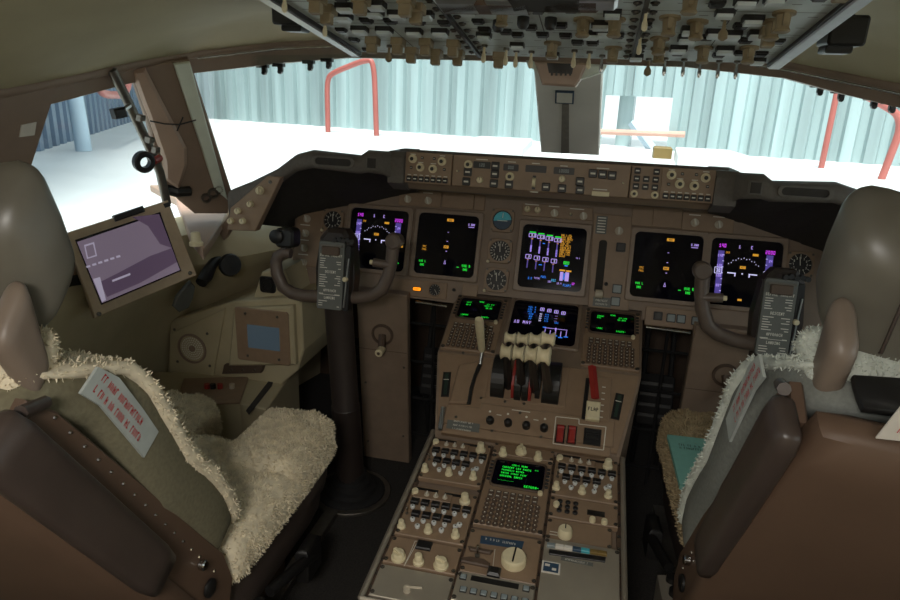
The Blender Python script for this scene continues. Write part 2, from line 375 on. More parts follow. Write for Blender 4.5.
b = MB(); p0 = hit(655, 158, 'z', ZP); b.box(XY(ZP), p0.x+.06, p0.y+.05, 0, .16, .16, .10, 0, .01); b.build('yellow_block', yellow, label='small yellow block on the platform below the diagonal brace', cat='block')
def rail(name, pts, r, m, label, cat='rail'):
    b = MB(); b.tube(pts, r, 10); return b.build(name, m, None, 60, label=label, cat=cat)
fo = lambda n: (lambda px, py: FW.pt(*FW.pix(px, py, n), n))
f6 = fo(.8)
def arc(pts, k=6):
    P = [Vector(p) for p in pts]; R = [P[0]]
    for i in range(1, len(P)-1):
        a = P[i]+(P[i-1]-P[i])*min(.5, .35); c = P[i]+(P[i+1]-P[i])*min(.5, .35)
        for t in range(k+1): t /= k; R.append(a*(1-t)**2+P[i]*2*t*(1-t)+c*t*t)
    return R+[P[-1]]
def foot(px, n=.8):
    u = FW.pix(px, 130, n)[0]; return FW.pt(u, ZP, n)
rail('guard_rail', arc([foot(328), f6(327, 84), f6(330, 74), f6(362, 61), f6(374, 60), foot(376.5)], 5), .03, redpaint, 'red hoop guard rail on the platform before the front wall')
rail('rail_pole', [foot(829), f6(846, 50)], .025, redpaint, 'slim red upright pole on the platform beyond the copilot side')
rail('guard_rail', arc([foot(893, 1.4), fo(1.4)(905, 118), fo(1.4)(868, 96), fo(1.4)(838, 88)], 5), .028, redpaint, 'red curved rail with a sloping top beyond the copilot side')
f7 = lambda px, py: SWL.pt(*SWL.pix(px, py, .4), .4)
rail('guard_rail', arc([f7(93, 60), f7(97, 85), f7(104, 95), f7(128, 95), f7(131, 40)], 5), .03, redpaint, 'red hoop rail seen through the side window')
p0 = hit(84, 151, 'z', ZP); rail('support_pipe', [p0, p0+Vector((-.02, 0, .45)), p0+Vector((-.03, 0, 1.8))], .055, pipeb, 'pale blue upright pipe outside the side window', 'pipe')
b = MB()
for px, w_ in ((497, .62),):
    p = hit(px, 146, 'z', ZP); b.prism(XY(ZP), [(p.x-.42, p.y-.9), (p.x+.36, p.y-.9), (p.x+.32, p.y+.3), (p.x-.22, p.y+.3)], 0, .07, 0, .01)
b.build('access_hatch', platm, label='raised white hatch on the platform ahead of the centre post', cat='hatch')
b = MB(); p = hit(706, 163, 'z', ZP); b.prism(XY(ZP), [(p.x-.3, p.y-.6), (p.x+.34, p.y-.6), (p.x+.22, p.y+.32), (p.x-.24, p.y+.32)], 0, .1, 0, .01); b.build('access_hatch', platm, label='raised white hatch on the platform beside the wall opening', cat='hatch')
# ------------------------------------------------------------------ flight deck shell
b = MB(); b.box(XY(-.06), 0, -1.0, 0, 2.6, 3.6, .06); b.build('floor', carpet, kind='structure')
b = MB(); b.box(XY(0), 0, -2.75, 0, 2.6, .06, 1.75); b.build('wall_back', tan, kind='structure')
b = MB(); b.box(XY(0), 0, .55, 0, 1.3, .05, .84); b.box(XY(0), 0, .551, 0, 2.5, .05, .74); b.build('wall_bulkhead', brownd, kind='structure')
dl = thing('fill_lamp', 'round white dome lamp on the ceiling behind the seats', 'lamp', (.0, -2.2, 1.40))  # unseen lamp added behind the camera to brighten the flight deck
DF = Fr((.0, -2.2, 1.40), (1, 0, 0), (0, -1, 0))
b = MB(); b.lathe(DF, 0, 0, [(.19, -.015), (.19, .012), (.17, .02)], 24); b.build('fill_lamp_base', alu, dl, 40)
b = MB(); b.lathe(DF, 0, 0, [(.165, .02), (.14, .035), (.07, .044), (0, .046)], 24); b.build('fill_lamp_lens', mat('lamp_lens_glow', (255, 246, 232), .5, var=0, emit=4.0), dl, 60)  # glowing lens of the added fill lamp
ll = bpy.data.lights.new('fill_light', 'AREA'); ll.shape = 'DISK'; ll.size = .32; ll.energy = 10; ll.color = (1, .96, .90)
lo = bpy.data.objects.new('fill_light', ll); put(lo, Matrix.Translation((.0, -2.2, 1.345)), dl)
# header polyline (lower edge of the headliner), mirrored for the other side
HL = [(-.96, -2.7, 1.13), (-.985, -1.3, 1.125)]+[tuple(hit(px, py, 'x', -1.0)) for px, py in ((0, 92), (60, 80), (130, 64))]+[tuple(hit(200, 52, 'y', -.2))]+[tuple(hit(280, 43, 'y', -.05)), tuple(hit(345, 40, 'y', .02)), (-.3, .07, 1.285), (0, .08, 1.285)]
HL = [Vector(p) for p in HL]
mir = lambda v: Vector((-v.x, v.y, v.z))
INN = []
HRt_ = [mir(p) for p in HL[:3]]+[Vector((.96, -.45, 1.165)), hit(985, 104, 'y', -.33), hit(900, 86, 'y', -.2), hit(840, 74, 'y', -.10), hit(785, 63, 'y', -.04)]+[mir(p) for p in HL[8:]]
for p in HL:
    y = min(-.5, max(-2.7, p.y)); t = max(-.43, p.x*.45)
    INN.append(Vector((t, y if p.y < -.6 else -.50, OH.pt(0, -(y+.54)/.988, -.06).z+.02)))
for nm, fn, kk in (('ceiling', lambda v: v, 1), ('ceiling', mir, 2)):
    b = MB(); rows = []
    for k, q in enumerate((0, .3, .6, .85, 1)):
        rows.append([(fn(HL[i]) if kk == 1 else HRt_[i]).lerp(fn(INN[i]), q)+Vector((0, 0, .05*sin(pi*q))) for i in range(len(HL))]) if 1 else rows.append([fn(HL[i]*(1-q)+INN[i]*q+Vector((0, 0, .05*sin(pi*q)))) for i in range(len(HL))])
    b.sheet(rows); rows2 = [[p+Vector((0, 0, .03)) for p in r_] for r_ in rows]; b.sheet(rows2[::-1])
    b.build(nm, olive, None, 60, kind='structure')
b = MB(); b.box(XY(1.41), 0, -1.6, 0, 2.3, 2.6, .05); b.build('ceiling_top', olive, kind='structure')
# header trim roll and brown header band above the panes
HRt = HRt_
for k, fn in ((1, lambda v: v), (2, lambda v: v)):
    HL_ = HL; HL = HL if k == 1 else HRt
    b = MB(); b.tube([fn(p) for p in HL], .013, 8); b.build('trim_%d' % k, trimb, None, 60, kind='structure')
    b = MB()
    low = []
    if k == 2: low = [p+Vector((.012, 0, -.045)) for p in HRt[:4]]+[hit(985, 132, 'y', -.31), hit(900, 108, 'y', -.18), hit(840, 93, 'y', -.08), hit(785, 78, 'y', -.02)]+[p+Vector((0, .03, -.045)) for p in HRt[8:]]
    for i, p in enumerate(HL if k == 1 else []):
        if i < 5: low.append(p+Vector((-.012, 0, -.045)))
        elif i == 5: low.append(hit(196, 73, 'y', -.17))
        elif i == 6: low.append(hit(280, 63, 'y', -.02))
        else: low.append(Vector((p.x, p.y+.03, p.z-.045)))
    sx = -1 if k == 1 else 1; off_ = lambda i: Vector((sx*.02 if i < 6 else 0, .03, 0)); hi_ = [p+off_(i) for i, p in enumerate(HL)]; lo_ = [p+off_(i) for i, p in enumerate(low)]
    b.sheet([HL, low]); b.sheet([lo_, hi_]); b.sheet([low, lo_])
    b.build('trim_%d' % (k+2), trimb, None, 30, kind='structure')
    b = MB(); b.tube([p+Vector((0, -.012, -.016)) for p in HL[5:]], .0025, 6); b.build('trim_%d' % (k+4), chrome, None, 60, kind='structure'); HL = HL_
for HH, sx in ((HL, -1), (HRt, 1)):  # outer eyebrow skin added past the header to block the sun
    b = MB(); o1 = [p+Vector((sx*(.10 if p.y < -.12 else .05), .02 if p.y < -.12 else .10, .0)) for p in HH]; o2 = [p+Vector((-sx*.1, -.1, .16)) for p in HH]
    b.sheet([HH, o1, o2]); b.build('trim_%d' % (10 if sx < 0 else 11), ggrey, None, 50, kind='structure')
# sidewall liners, lofted from sill to floor
def sidewall(fn, name):
    secs = []
    for y, xs in ((-2.7, (-1.2, -1.08, -1.05, -1.05, -1.08, -1.08)), (-1.2, (-1.2, -1.08, -1.05, -1.05, -1.08, -1.08)), (-.7, (-1.2, -1.08, -1.05, -1.07, -1.14, -1.15)), (-.45, (-1.18, -1.07, -1.04, -1.09, -1.17, -1.17)), (-.3, (-1.16, -1.02, -1.0, -1.09, -1.18, -1.18)),
                  (-.15, (-1.14, -.97, -.93, -1.06, -1.15, -1.15)), (0, (-1.1, -.93, -.855, -.98, -1.06, -1.06)), (.10, (-1.08, -.88, -.785, -.95, -1.05, -1.05)), (.53, (-1.08, -.95, -.93, -.93, -.93, -.95))):
        zs = (.76, .745, .66, .52, .38, 0); secs.append([fn(Vector((x, y, z))) for x, z in zip(xs, zs)])
    b = MB(); b.sheet(secs); b.build(name, tan, None, 50, kind='structure')
    b = MB(); b.sheet([[fn(Vector((-1.23, y, z))) for z in (0, .72)] for y in (-2.75, .6)]); b.build(name+'_skin', brownd, kind='structure')
for s in (-1, 1):
    b = MB(); b.box(XY(.735), s*.93, .32, 0, .60, .45, .012); b.build('trim_%d' % (8 if s < 0 else 9), brownd, kind='structure')  # deck slab added to close a light leak behind the panel
sidewall(lambda v: v, 'wall_port'); sidewall(mir, 'wall_starboard')
# side window: aft pillar, sill lip and pane
def slab(name, fr, pts, n0, n1, m, cham=.004, **k):
    b = MB(); b.prism(fr, fr.pp(pts), n0, n1, 0, cham); return b.build(name, m, None, None, **k)
slab('trim_7', SW, [(-120, 104), (54, 82), (22, 182), (6, 300), (-120, 300)], -.03, .012, trimb, kind='structure')
b = MB(); b.prism(SW, SW.pp([(21, 125), (36, 122), (34, 135), (19, 137)], .013), .0125, .0145); b.build('paper_sticker', paper, label='small blank white sticker on the brown side pillar', cat='sticker')
b = MB(); b.prism(SW, [(-1.9, .06), (.42, .06), (.42, -.5), (-1.9, -.5)], -.05, -.044); b.build('window_3', gl, kind='structure')
b = MB(); b.prism(Fr((1.0, -.5, 1.15), (0, -1, 0), (-.25, 0, .96)), [(-.42, .06), (1.9, .06), (1.9, -.5), (-.42, -.5)], -.05, -.044); b.build('window_4', gl, kind='structure')
for s in (1, -1):
    b = MB(); tl_, tr_, br_, bl_ = (-.95*s, -.12, 1.22), (-.02*s, .16, 1.27), (-.02*s, .55, .83), (-1.14*s, .12, .74)
    P = [Vector(p) for p in (tl_, tr_, br_, bl_)]; nrm = (P[1]-P[0]).cross(P[3]-P[0]).normalized()*.006
    b.add(P+[p+nrm for p in P], [(0, 1, 2), (0, 2, 3), (4, 6, 5), (4, 7, 6), (0, 4, 5, 1), (1, 5, 6, 2), (2, 6, 7, 3), (3, 7, 4, 0)]); b.build('window_%d' % (1 if s == 1 else 2), gl, kind='structure')
# centre post with its groove, mirror and bracket
CP = Fr((0, .30, 1.06), (1, 0, 0), (0, -.62, .78))
cp = thing('centre_post', 'grey windscreen centre post between the two front panes', 'post', (0, .5, .9))
b = MB(); P = CP.pp([(541, 153), (599, 156), (603, 60), (533, 60)]); b.prism(CP, P, -.05, 0, 0, .004); b.build('post_body', ggrey, cp)
b = MB(); b.prism(CP, CP.pp([(561, 153), (569, 153), (569, 104), (562, 104)], .001), .0005, .003); b.build('centre_strip', mat('post_strip_grey', (128, 122, 114), .6), cp)
b = MB(); u, v = CP.pix(564.5, 97.5, .004); b.prism(CP, rect(u, v, .055, .045), 0, .006, 0, .001); b.quad(CP, u, v, .046, .036, .0065, 1); b.build('sight_mirror', [navy, whitep], cp, label='small square pale alignment mark in a dark frame')  # white face stands for what the mirror reflects
CB = XZ(-.46)
cb = thing('compass_bracket', 'brown tapered compass housing hanging below the overhead panel', 'compass', CB.pt(*CB.pix(565, 86)))
b = MB(); P = CB.pp([(534, 61), (588, 63), (580, 80), (575, 87), (542, 85)]); b.prism(CB, P, -.06, .0, 0, .004); b.build('housing', postm, cp and cb)
b = MB(); P = CB.pp([(547, 63), (574, 64), (572, 74), (549, 73)], .001); b.prism(CB, P, 0, .004)
for k in range(5):
    u, v = CB.pix(552+4.6*k, 73, .004); b.box(CB, u, v, .004, .004, .01, .003)
b.build('compass_scale', black, cb)
b = MB(); P = CB.pp([(580, 63), (607, 65), (603, 72), (579, 80)]); b.prism(CB, P, -.05, -.01, 0, .003); b.build('bracket_shell', ltgreen, cb); b = MB(); P = CB.pp([(525, 60), (535, 61), (538, 72), (527, 66)]); b.prism(CB, P, -.05, -.01, 0, .003); b.build('bracket_shell', ltgreen, cb)
# side posts between windscreen and side windows
PO = Fr((-.97, -.27, 1.0), (.72, .69, 0), (.12, -.18, .97))
sp = thing('window_post', 'brown padded post between windscreen and side window', 'post', PO.pt(*PO.pix(205, 205)))
b = MB(); b.prism(PO, PO.pp([(128, 66), (190, 60), (232, 192), (228, 214), (195, 214), (178, 200), (160, 178), (150, 130)]), -.07, 0, 0, .004); b.build('post_body', trimb, sp)
b = MB(); b.prism(PO, PO.pp([(130, 68), (144, 66), (162, 101), (185, 145), (185.5, 162), (177.5, 187), (163, 176), (162, 158), (149, 120), (139.5, 95)], .0), 0, .028, 0, .008); b.build('pad', postm, sp)
b = MB(); b.prism(PO, PO.pp([(173, 63), (189, 61), (227, 199), (214, 188)], .0), 0, .012, 0, .003); b.build('edge_strip', ltgreen, sp)
b = MB()
for px, py, r in ((206, 198, .013), (213, 193, .014), (218, 189, .012)):
    u, v = PO.pix(px, py, .004); b.ring(PO, circ(u, v, r, 16), circ(u, v, r*.65, 16), 0, .012)
b.build('ring_fitting', screwm, sp, kind='stuff')
b = MB(); q = [PO.pt(*PO.pix(*p, .031), .031) for p in ((150, 121), (165, 124), (180, 124.5), (196, 120))]; b.tube(q, .0018, 6); q = [PO.pt(*PO.pix(*p, .031), .031) for p in ((183, 117), (177, 131))]; b.tube(q, .0018, 6); b.build('tied_cord', black, sp)
b = MB(); u, v = PO.pix(176, 191, .01); b.tube([PO.pt(u-.03, v+.008, .01), PO.pt(u, v, .02), PO.pt(u+.035, v-.002, .01)], .014, 8); b.build('post_latch', black, sp)
b = MB(); fr2 = Fr((.97, -.27, 1.0), (.72, -.69, 0), (-.12, -.18, .97)); b.prism(fr2, rr(0, -.03, .16, .5, .02), -.07, 0, 0, .01); b.build('window_post', trimb, label='brown post hidden behind the copilot headrest', cat='post')
# side window frame tube with clip and latch
wl = thing('window_crank', 'window frame tube with black latch wheel and clip', 'window latch', hit(165, 200, 'x', -1.0))
b = MB(); b.tube([hit(px, py, 'x', -.985) for px, py in ((112, 70), (126, 98), (146, 140), (160, 172), (167, 204))], .011, 8); b.build('frame_tube', screwm, wl, 60)
b = MB(); c = hit(144, 162, 'x', -.96); f = Fr(c, (.45, .85, .25), (0, -.3, 1)); b.ring(f, circ(0, 0, .026, 20), circ(0, 0, .013, 20), -.008, .008, 0, .003); b.build('latch_wheel', black, wl)
b = MB(); b.tube([c+Vector((.01, .02, 0)), c+Vector((.0, .06, .004))], .009, 8); b.build('latch_pin', redg, wl)
b = MB(); c = hit(119, 113, 'x', -.96); b.box(Fr(c, (.4, .9, .2), (0, 0, 1)), 0, 0, -.012, .028, .022, .024, 0, .004); b.tube([c, c+Vector((-.01, .05, .015))], .006, 6, 1); b.build('clip', [black, alu], wl)
for px, py in ((141, 118), (150, 140), (156, 150)): b = MB(); c = hit(px, py, 'x', -.97); b.box(Fr(c, (0, 1, 0), (.2, 0, 1)), 0, 0, -.008, .018, .014, .016, 0, .003); b.build('bracket', screwm, wl)
# visor clips along the header
for k, (px, py, y, wh) in enumerate(((262, 69, -.02, 'first'), (278, 68, -.02, 'second'), (308, 65, 0, 'third'), (326.5, 63, 0, 'fourth'), (818, 89, .02, 'first'), (839, 95, .0, 'second'), (872, 102, -.04, 'third'), (890, 106, -.06, 'fourth'))):
    c = hit(px, py, 'y', y-.02); f = Fr(c, (1, 0, 0), (0, 0, 1)); b = MB(); b.box(f, 0, .008, -.012, .034, .010, .016, 0, .002); b.box(f, .006, -.002, -.008, .014, .014, .012, 0, .002); b.cyl(f.sub(.006, -.010, 0), 0, 0, -.006, .006, .006, seg=8)
    b.build('visor_clip', black, label='%s black visor clip from the %s along the %s header' % (wh, 'side post' if px < 500 else 'overhead panel', "captain's" if px < 500 else "copilot's"), cat='clip', group='visor clips on the window header')
# ------------------------------------------------------------------ glareshield
gs = thing('glareshield', 'charcoal padded glareshield spanning the flight deck below the windscreen', 'glareshield', (0, -.1, .9))
def rimpts(sgn):
    # (x, ztop, zbot, y) stations of the rim from the centre out to the tip
    st = [(.405, 1.000, .920, -.18), (.43, 1.004, .945, -.235), (.47, 1.006, .950, -.25), (.49, .992, .945, -.25), (.62, .998, .952, -.25), (.665, .985, .940, -.25), (.72, .945, .900, -.25), (.80, .905, .850, -.25), (.86, .880, .780, -.25)]
    return [(sgn*x, a, c, y) for x, a, c, y in st]
for s in (-1, 1):
    st = rimpts(s); b = MB()
    prof = []
    for x, zt, zb, y in st:
        prof.append([Vector((x, .50 if abs(x) < .7 else .50-.9*(abs(x)-.7), min(zt-.10, .89))), Vector((x, y+.03, zt)), Vector((x, y+.008, zt-.004)), Vector((x, y, zt-.016)), Vector((x, y, zb+.012)), Vector((x, y+.006, zb+.003)), Vector((x, y+.02, zb))])
    b.sheet(prof if s < 0 else prof[::-1]); b.build('rim_pad', padm, gs, 50)
    b = MB(); pr2 = []
    for x, zt, zb, y in st:
        zi = min(zb+.0, .925-.10*max(0, abs(x)-.42)/.4)
        pr2.append([Vector((x, y+.02, zb)), Vector((x*.985, y+.05, zb+.004)), Vector((x*.97 if abs(x) > .6 else x, .06, max(zb-.06, .70) if abs(x) > .8 else .86-.28*max(0, abs(x)-.42)))])
    b.sheet(pr2 if s < 0 else pr2[::-1]); b.build('underside', under, gs, 50)
    # grab slot and master warning block
    b = MB(); uu = RIM.pix(354 if s < 0 else 795, 158 if s < 0 else 191); cx = .555*s; f = Fr((cx, -.2515, .974), (1, 0, -.03*s if 0 else 0), (0, .02, 1))
    b.ring(f, rr(0, 0, .115, .028, .013, 4), rr(0, 0, .098, .018, .009, 4), -.004, .003, 0, .001); b.build('grab_slot_rim', padm, gs)
    b = MB(); b.prism(f, rr(0, 0, .098, .018, .009, 4), -.02, -.0005); b.build('grab_slot', under, gs)
    b = MB(); f = Fr((.452*s, -.246, .976), (1, 0, 0), (0, .12, .99)); b.box(f, 0, 0, 0, .03, .032, .006, 0, .002); b.box(f, 0, 0, .006, .022, .024, .002, 1, .001); b.build('warning_light', [padm, under], gs)
for s in (-1, 1):
    x0, x1 = (-.425, hit(403.5, 168, 'y', -.205).x) if s < 0 else (hit(715, 190, 'y', -.205).x, .425)
    b = MB(); b.prism(YZ(x0), [(-.205, .925), (-.205, .99), (-.19, 1.004), (-.05, 1.0), (-.05, .91), (-.15, .90)], 0, x1-x0); b.build('end_block', padm, gs, 30)
b = MB(); b.prism(YZ(-.405), [(-.175, .998), (-.16, 1.008), (.1, .975), (.5, .885), (.5, .86), (-.13, .90), (-.15, .925)], 0, .81); b.build('centre_cover', padm, gs, 30)
# left light switch plate at the glareshield tip, mirrored
for s in (-1, 1):
    f = Fr((0, -.262, .85), (1, 0, 0), (0, .05, 1))
    P = f.pp([(231, 208), (268, 176), (282, 177), (256, 231), (228, 230)])
    if s > 0: P = [(-x, y) for x, y in P]
    lp = thing('light_control_panel', 'brown triangular light control panel at the %s glareshield tip' % ("captain's" if s < 0 else "copilot's"), 'control panel', f.pt(*P[4]))
    b = MB(); b.prism(f, P, -.02, .004, 0, .002); b.build('plate', brown2, lp)
    for px, py, big in ((260, 190.5, 1), (250.5, 204, .8), (238, 211, .75), (231, 221, .65), (243, 221, .75)):
        u, v = f.pix(px, py, .006); inst('knob', K_med if big == 1 else K_round, f, u*-s, v, .004, lp, 0, .9 if big == 1 else 1.0)
    u, v = f.pix(270, 182, .005); inst('screw', SCREW, f, u*-s, v, .004, lp, .5, 1.5)
# ------------------------------------------------------------------ glareshield control panels
def plate_thing(name, label, cat, fr, P, n0, n1, m=brown2, cham=.0015, group=None):
    t = thing(name, label, cat, fr.pt(sum(p[0] for p in P)/len(P), min(p[1] for p in P), n0), group)
    b = MB(); b.prism(fr, P, n0, n1, 0, cham); b.build('plate', m, t); return t
fm = MCP
EL = [fm.pix(404.5, 168, .02)[0], fm.pix(451.5, 172, .02)[0]]; ER = [fm.pix(661.5, 185, .02)[0], fm.pix(714, 190, .02)[0]]; WR = [fm.pix(630.5, 182, .02)[0], ER[0]-.0015]
for s in (-1, 1):
    t = plate_thing('display_control_panel', 'brown display control panel at the %s end of the glareshield strip' % ("captain's" if s < 0 else "copilot's"), 'control panel', fm, rect(sum(EL if s < 0 else ER)/2, .0, EL[1]-EL[0], .078), 0, .022); ec = sum(EL if s < 0 else ER)/2
    for du, dv, k in ((-.046, .022, 0), (.042, .020, 0), (-.022, .002, 0), (.016, .0, 0)):
        inst('knob', K_ring, fm, ec+du*.88, dv, .022, t)
    for du, dv in ((-.018, .026), (.018, .026), (-.05, .0), (.05, .0)): inst('small_button', VOL if 0 else SQB, fm, ec+du*.88, dv, .022, t, 0, .55)
    for k in range(7):
        inst('square_button', SQB, fm, ec-.048+.016*k, -.028, .022, t, 0, 1.1)
    b = MB()
    for k in range(7): b.quad(fm, ec-.048+.016*k, -.018, .009, .0018, .0224)
    for du, dv in ((-.046, .034), (.042, .034), (-.022, .014), (.016, .013)): b.quad(fm, ec+du*.88, dv, .014, .0018, .0224)
    b.build('legend', whitep, t, kind='stuff')
t = plate_thing('mode_control_panel', 'wide brown autopilot mode panel with number windows in the glareshield centre', 'control panel', fm, rect((EL[1]+WR[0])/2, .0, WR[0]-EL[1]-.004, .078), 0, .018)
mp = lambda px, py: fm.pix(px, py, .018)
wins = [(482, 165, .044, '120'), (511, 167.5, .038, '000'), (536, 169, .052, ''), (564, 171, .05, '10000')]
for px, py, w_, tx in wins:
    u, v = mp(px, py); b = MB(); b.prism(fm, rr(u, v, w_, .017, .002, 2), .018, .0195, 0); b.text(fm, u, v, .0198, tx, .008, 1); b.build('number_window', [black, greyb], t)
for px, py in ((468, 172), (466.5, 181.5), (495.5, 166), (495, 174), (494, 183.5), (509, 184.5), (546, 187), (562, 188.5), (580, 181.5), (580, 190), (593, 173.5), (602.5, 174.5), (612, 175.5)):
    u, v = mp(px, py); inst('push_button', SQB, fm, u, v, .018, t, 0, 1.7)
for px, py, k in ((480, 180, K_round), (510, 176.5, K_ring), (562, 179, K_round), (468.5, 164.5, K_ring)):
    u, v = mp(px, py); inst('knob', k, fm, u, v, .018, t)
for px, py in ((458, 171), (623, 183)): u, v = mp(px, py); inst('toggle_switch', T_cream, fm, u, v, .018, t, 0, .55)
b = MB(); u, v = mp(534, 182.5); b.box(fm, u, v, .018, .008, .034, .002, 1); b.cyl(Fr(fm.pt(u-.004, v, .018), fm.V, fm.N), 0, 0, 0, .008, .012, seg=20, mi=0); b.build('thumbwheel', [cream, black], t, 40)
b = MB(); u, v = mp(600.5, 194); b.box(fm, u, v, .018, .042, .0115, .003, 0, .001); b.build('disengage_bar', cream, t)
b = MB()
for px, py, w_ in ((482, 159.5, .03), (512, 162, .02), (536, 163.5, .02), (564, 166, .018), (600, 189.5, .034), (603, 168.5, .03), (534, 192, .02)): u, v = mp(px, py); b.quad(fm, u, v, w_, .0022, .0183)
b.build('legend', whitep, t, kind='stuff')
t = plate_thing('keypad_control_panel', 'small brown keypad panel of black square buttons beside the mode panel', 'control panel', fm, rect(sum(WR)/2, .0, WR[1]-WR[0], .078), 0, .02); wc = sum(WR)/2
for j, py in enumerate((171, 178, 185)):
    for i in range(3):
        if j == 0 and i == 1: continue
        inst('push_button', SQB, fm, wc-.022+.022*i, .027-.0185*j, .02, t, 0, 1.2)
for du in (-.024, .024): inst('knob', K_ring, fm, wc+du, -.028, .02, t, 0, .8)
b = MB(); b.prism(YZ(-.40), [(-.168, .922), (-.15, .905), (-.10, .90), (-.10, .918)], 0, .8); b.build('ledge', brown, gs)
# ------------------------------------------------------------------ main instrument panel
ip = thing('instrument_panel', 'brown main instrument panel below the glareshield', 'instrument panel', PAN.pt(0, -.17))
b = MB(); b.prism(PAN, [(-.795, .21), (-.795, -.02), (-.76, -.155), (-.24, -.165), (-.24, -.13), (.262, -.13), (.262, -.155), (.80, -.155), (.86, -.02), (.86, .21)], -.03, -.004); b.build('panel_face', brown, ip)
def pplate(pts, n1=.0, m=brown2, name='cover_plate', cham=.0015):
    b = MB(); b.prism(PAN, pts, -.005, n1, 0, cham); return b.build(name, m, ip)
pr = lambda px0, py0, px1, py1: (lambda a, c: rect((a[0]+c[0])/2, (a[1]+c[1])/2, abs(c[0]-a[0]), abs(c[1]-a[1])))(PAN.pix(px0, py0), PAN.pix(px1, py1))
pu = PAN.pix
pplate(rect(-.745, .03, .085, .26), 0)
for px, py in ((306.7, 218.7), (305.3, 233.3), (304, 248), (303.3, 262.5), (302, 276.5)):
    u, v = pu(px, py, .004); inst('selector_knob', K_grey, PAN, u, v, 0, ip, .35, 1.1)
b = MB()
for px, py in ((306.7, 210), (305.3, 225), (304, 240), (303.3, 254.5), (302, 269)): u, v = pu(px, py); b.quad(PAN, u, v, .032, .0025, .0006)
b.build('legend', whitep, ip, kind='stuff')
def kplate(px0, py0, px1, py1, knobs, m=brown2):
    pplate(pr(px0, py0, px1, py1), .002, m)
    for px, py, k in knobs: u, v = pu(px, py, .006); inst('selector_knob' if k is K_grey else 'knob', k, PAN, u, v, .002, ip, .2 if k is K_grey else 0, 1.05)
kplate(400, 189, 440, 208, ((407.5, 199, K_grey), (428, 200.5, K_grey)))
kplate(683, 211, 733, 234, ((695, 222.5, K_grey), (719, 224.5, K_grey)))
kplate(523, 203, 592, 221, ((527.5, 209, K_round), (537.5, 210, K_round), (554.5, 213, K_grey), (583.5, 216, K_grey)))
pplate(pr(443, 192, 473, 210), .001); pplate(pr(475, 195, 484, 211), .001)
pplate(pr(633, 205, 652, 227), .001); pplate(pr(654, 207, 681, 229), .001)
u, v = pu(570.8, 215); inst('toggle_switch', T_cream, PAN, u, v, .002, ip, 0, .7)
b = MB()
for px, py, w_ in ((407.5, 191.5, .03), (428, 193, .03), (695, 215, .03), (719, 217, .03), (532, 204.5, .04), (554, 206.5, .03), (577, 209, .04)): u, v = pu(px, py, .003); b.quad(PAN, u, v, w_, .0025, .0026)
b.build('legend', whitep, ip, kind='stuff')
# lower strips under the navigation displays
pplate(pr(394, 278, 446, 300), .003); pplate(pr(463, 284, 477, 297), .002)
b = MB(); u, v = pu(417, 289, .004); b.prism(PAN, rr(u, v, .03, .014, .006, 4), .003, .005, 1); b.prism(PAN, rr(u, v, .024, .010, .004, 4), .005, .0065, 0, .001); b.scrawl(PAN, u, v, .0068, .016, .005, 2, 35); b.build('caution_light', [E_['lampamber'], black, black], ip, label='lit amber caution light')
def gauge(px, py, r, ticks, kind, parent, fr=PAN, n=.003, bez=brown2, lab=None):
    u, v = fr.pix(px, py, n) if px is not None else py
    b = MB(); b.ring(fr, rr(u, v, r*2.35, r*2.35, r*.5, 4) if kind != 'round' else circ(u, v, r*1.2, 20), (rr(u, v, 2*r, 2*r, r*.999, 4) if kind != 'round' else circ(u, v, r, 20)), -.004, n+.006, 0, .0015)
    g = b.build('gauge_bezel', bez, parent)
    b = MB(); b.poly(fr, circ(u, v, r, 24), n+.001, 0)
    if kind == 'horizon':
        b.poly(fr, circ(u, v, r*.88, 24), n+.0013, 3)
        b.add([fr.pt(u+r*.88*cos(a), v+r*.88*sin(a), n+.0016) for a in [pi+pi*k/12+.12 for k in range(13)]], [tuple(range(13))], 4)
        b.quad(fr, u, v-.001, r*1.0, .002, n+.0019, 1); b.quad(fr, u, v+r*.5, r*.06, r*.5, n+.0019, 1)
    else:
        for k in range(ticks):
            a = 2*pi*k/ticks; f2 = fr.sub(u+r*.84*cos(a), v+r*.84*sin(a), n, a); b.quad(f2, 0, 0, r*.2, r*.05, .0014, 1)
            if k % max(1, ticks//10) == 0 and kind != 'round': f3 = fr.sub(u+r*.60*cos(a), v+r*.60*sin(a), n); b.text(f3, 0, 0, .0014, str((10-k*10//ticks+2) % 10), r*.2, 1)
        f2 = fr.sub(u, v, n, pi/2+.1 if kind != 'round' else -1); b.quad(f2, r*.3, 0, r*.8, r*.07, .002, 1)
        b.quad(fr, u, v-r*.25, r*.6, r*.2, n+.0016, 2)
    b.build('dial', [dialk, whitep, black, tealg, navy], parent); return u, v
t = None
gauge(435, 290, .017, 12, 'round', ip)
u, v = pu(454, 290, .003); inst('small_knob', K_black, PAN, u, v, .003, ip, 0, .6)
def rgauge(name, px, py, r, ticks, kind, label):
    u, v = PAN.pix(px, py, .003); g = thing(name, label, 'gauge', PAN.pt(u, v-r*1.2)); gauge(px, py, r, ticks, kind, g)
    for a in (45, 135, 225, 315): inst('screw', SCREW, PAN, u+r*1.36*cos(radians(a)), v+r*1.36*sin(radians(a)), .008, g, a, 1.0)
    if kind != 'horizon': inst('adjust_knob', K_cap, PAN, u-r*1.05, v-r*1.12, .006, g, 0, .8)
rgauge('clock', 333, 220.5, .029, 12, 'clock', "round black clock left of the captain's primary display")
rgauge('clock', 800, 264.5, .029, 12, 'clock', "round black clock right of the copilot's primary display")
rgauge('standby_horizon', 502.5, 220.5, .029, 12, 'horizon', 'teal standby artificial horizon at the top of the gauge column')
rgauge('airspeed_gauge', 500, 251, .030, 20, 'air', 'standby airspeed dial in the middle of the gauge column')
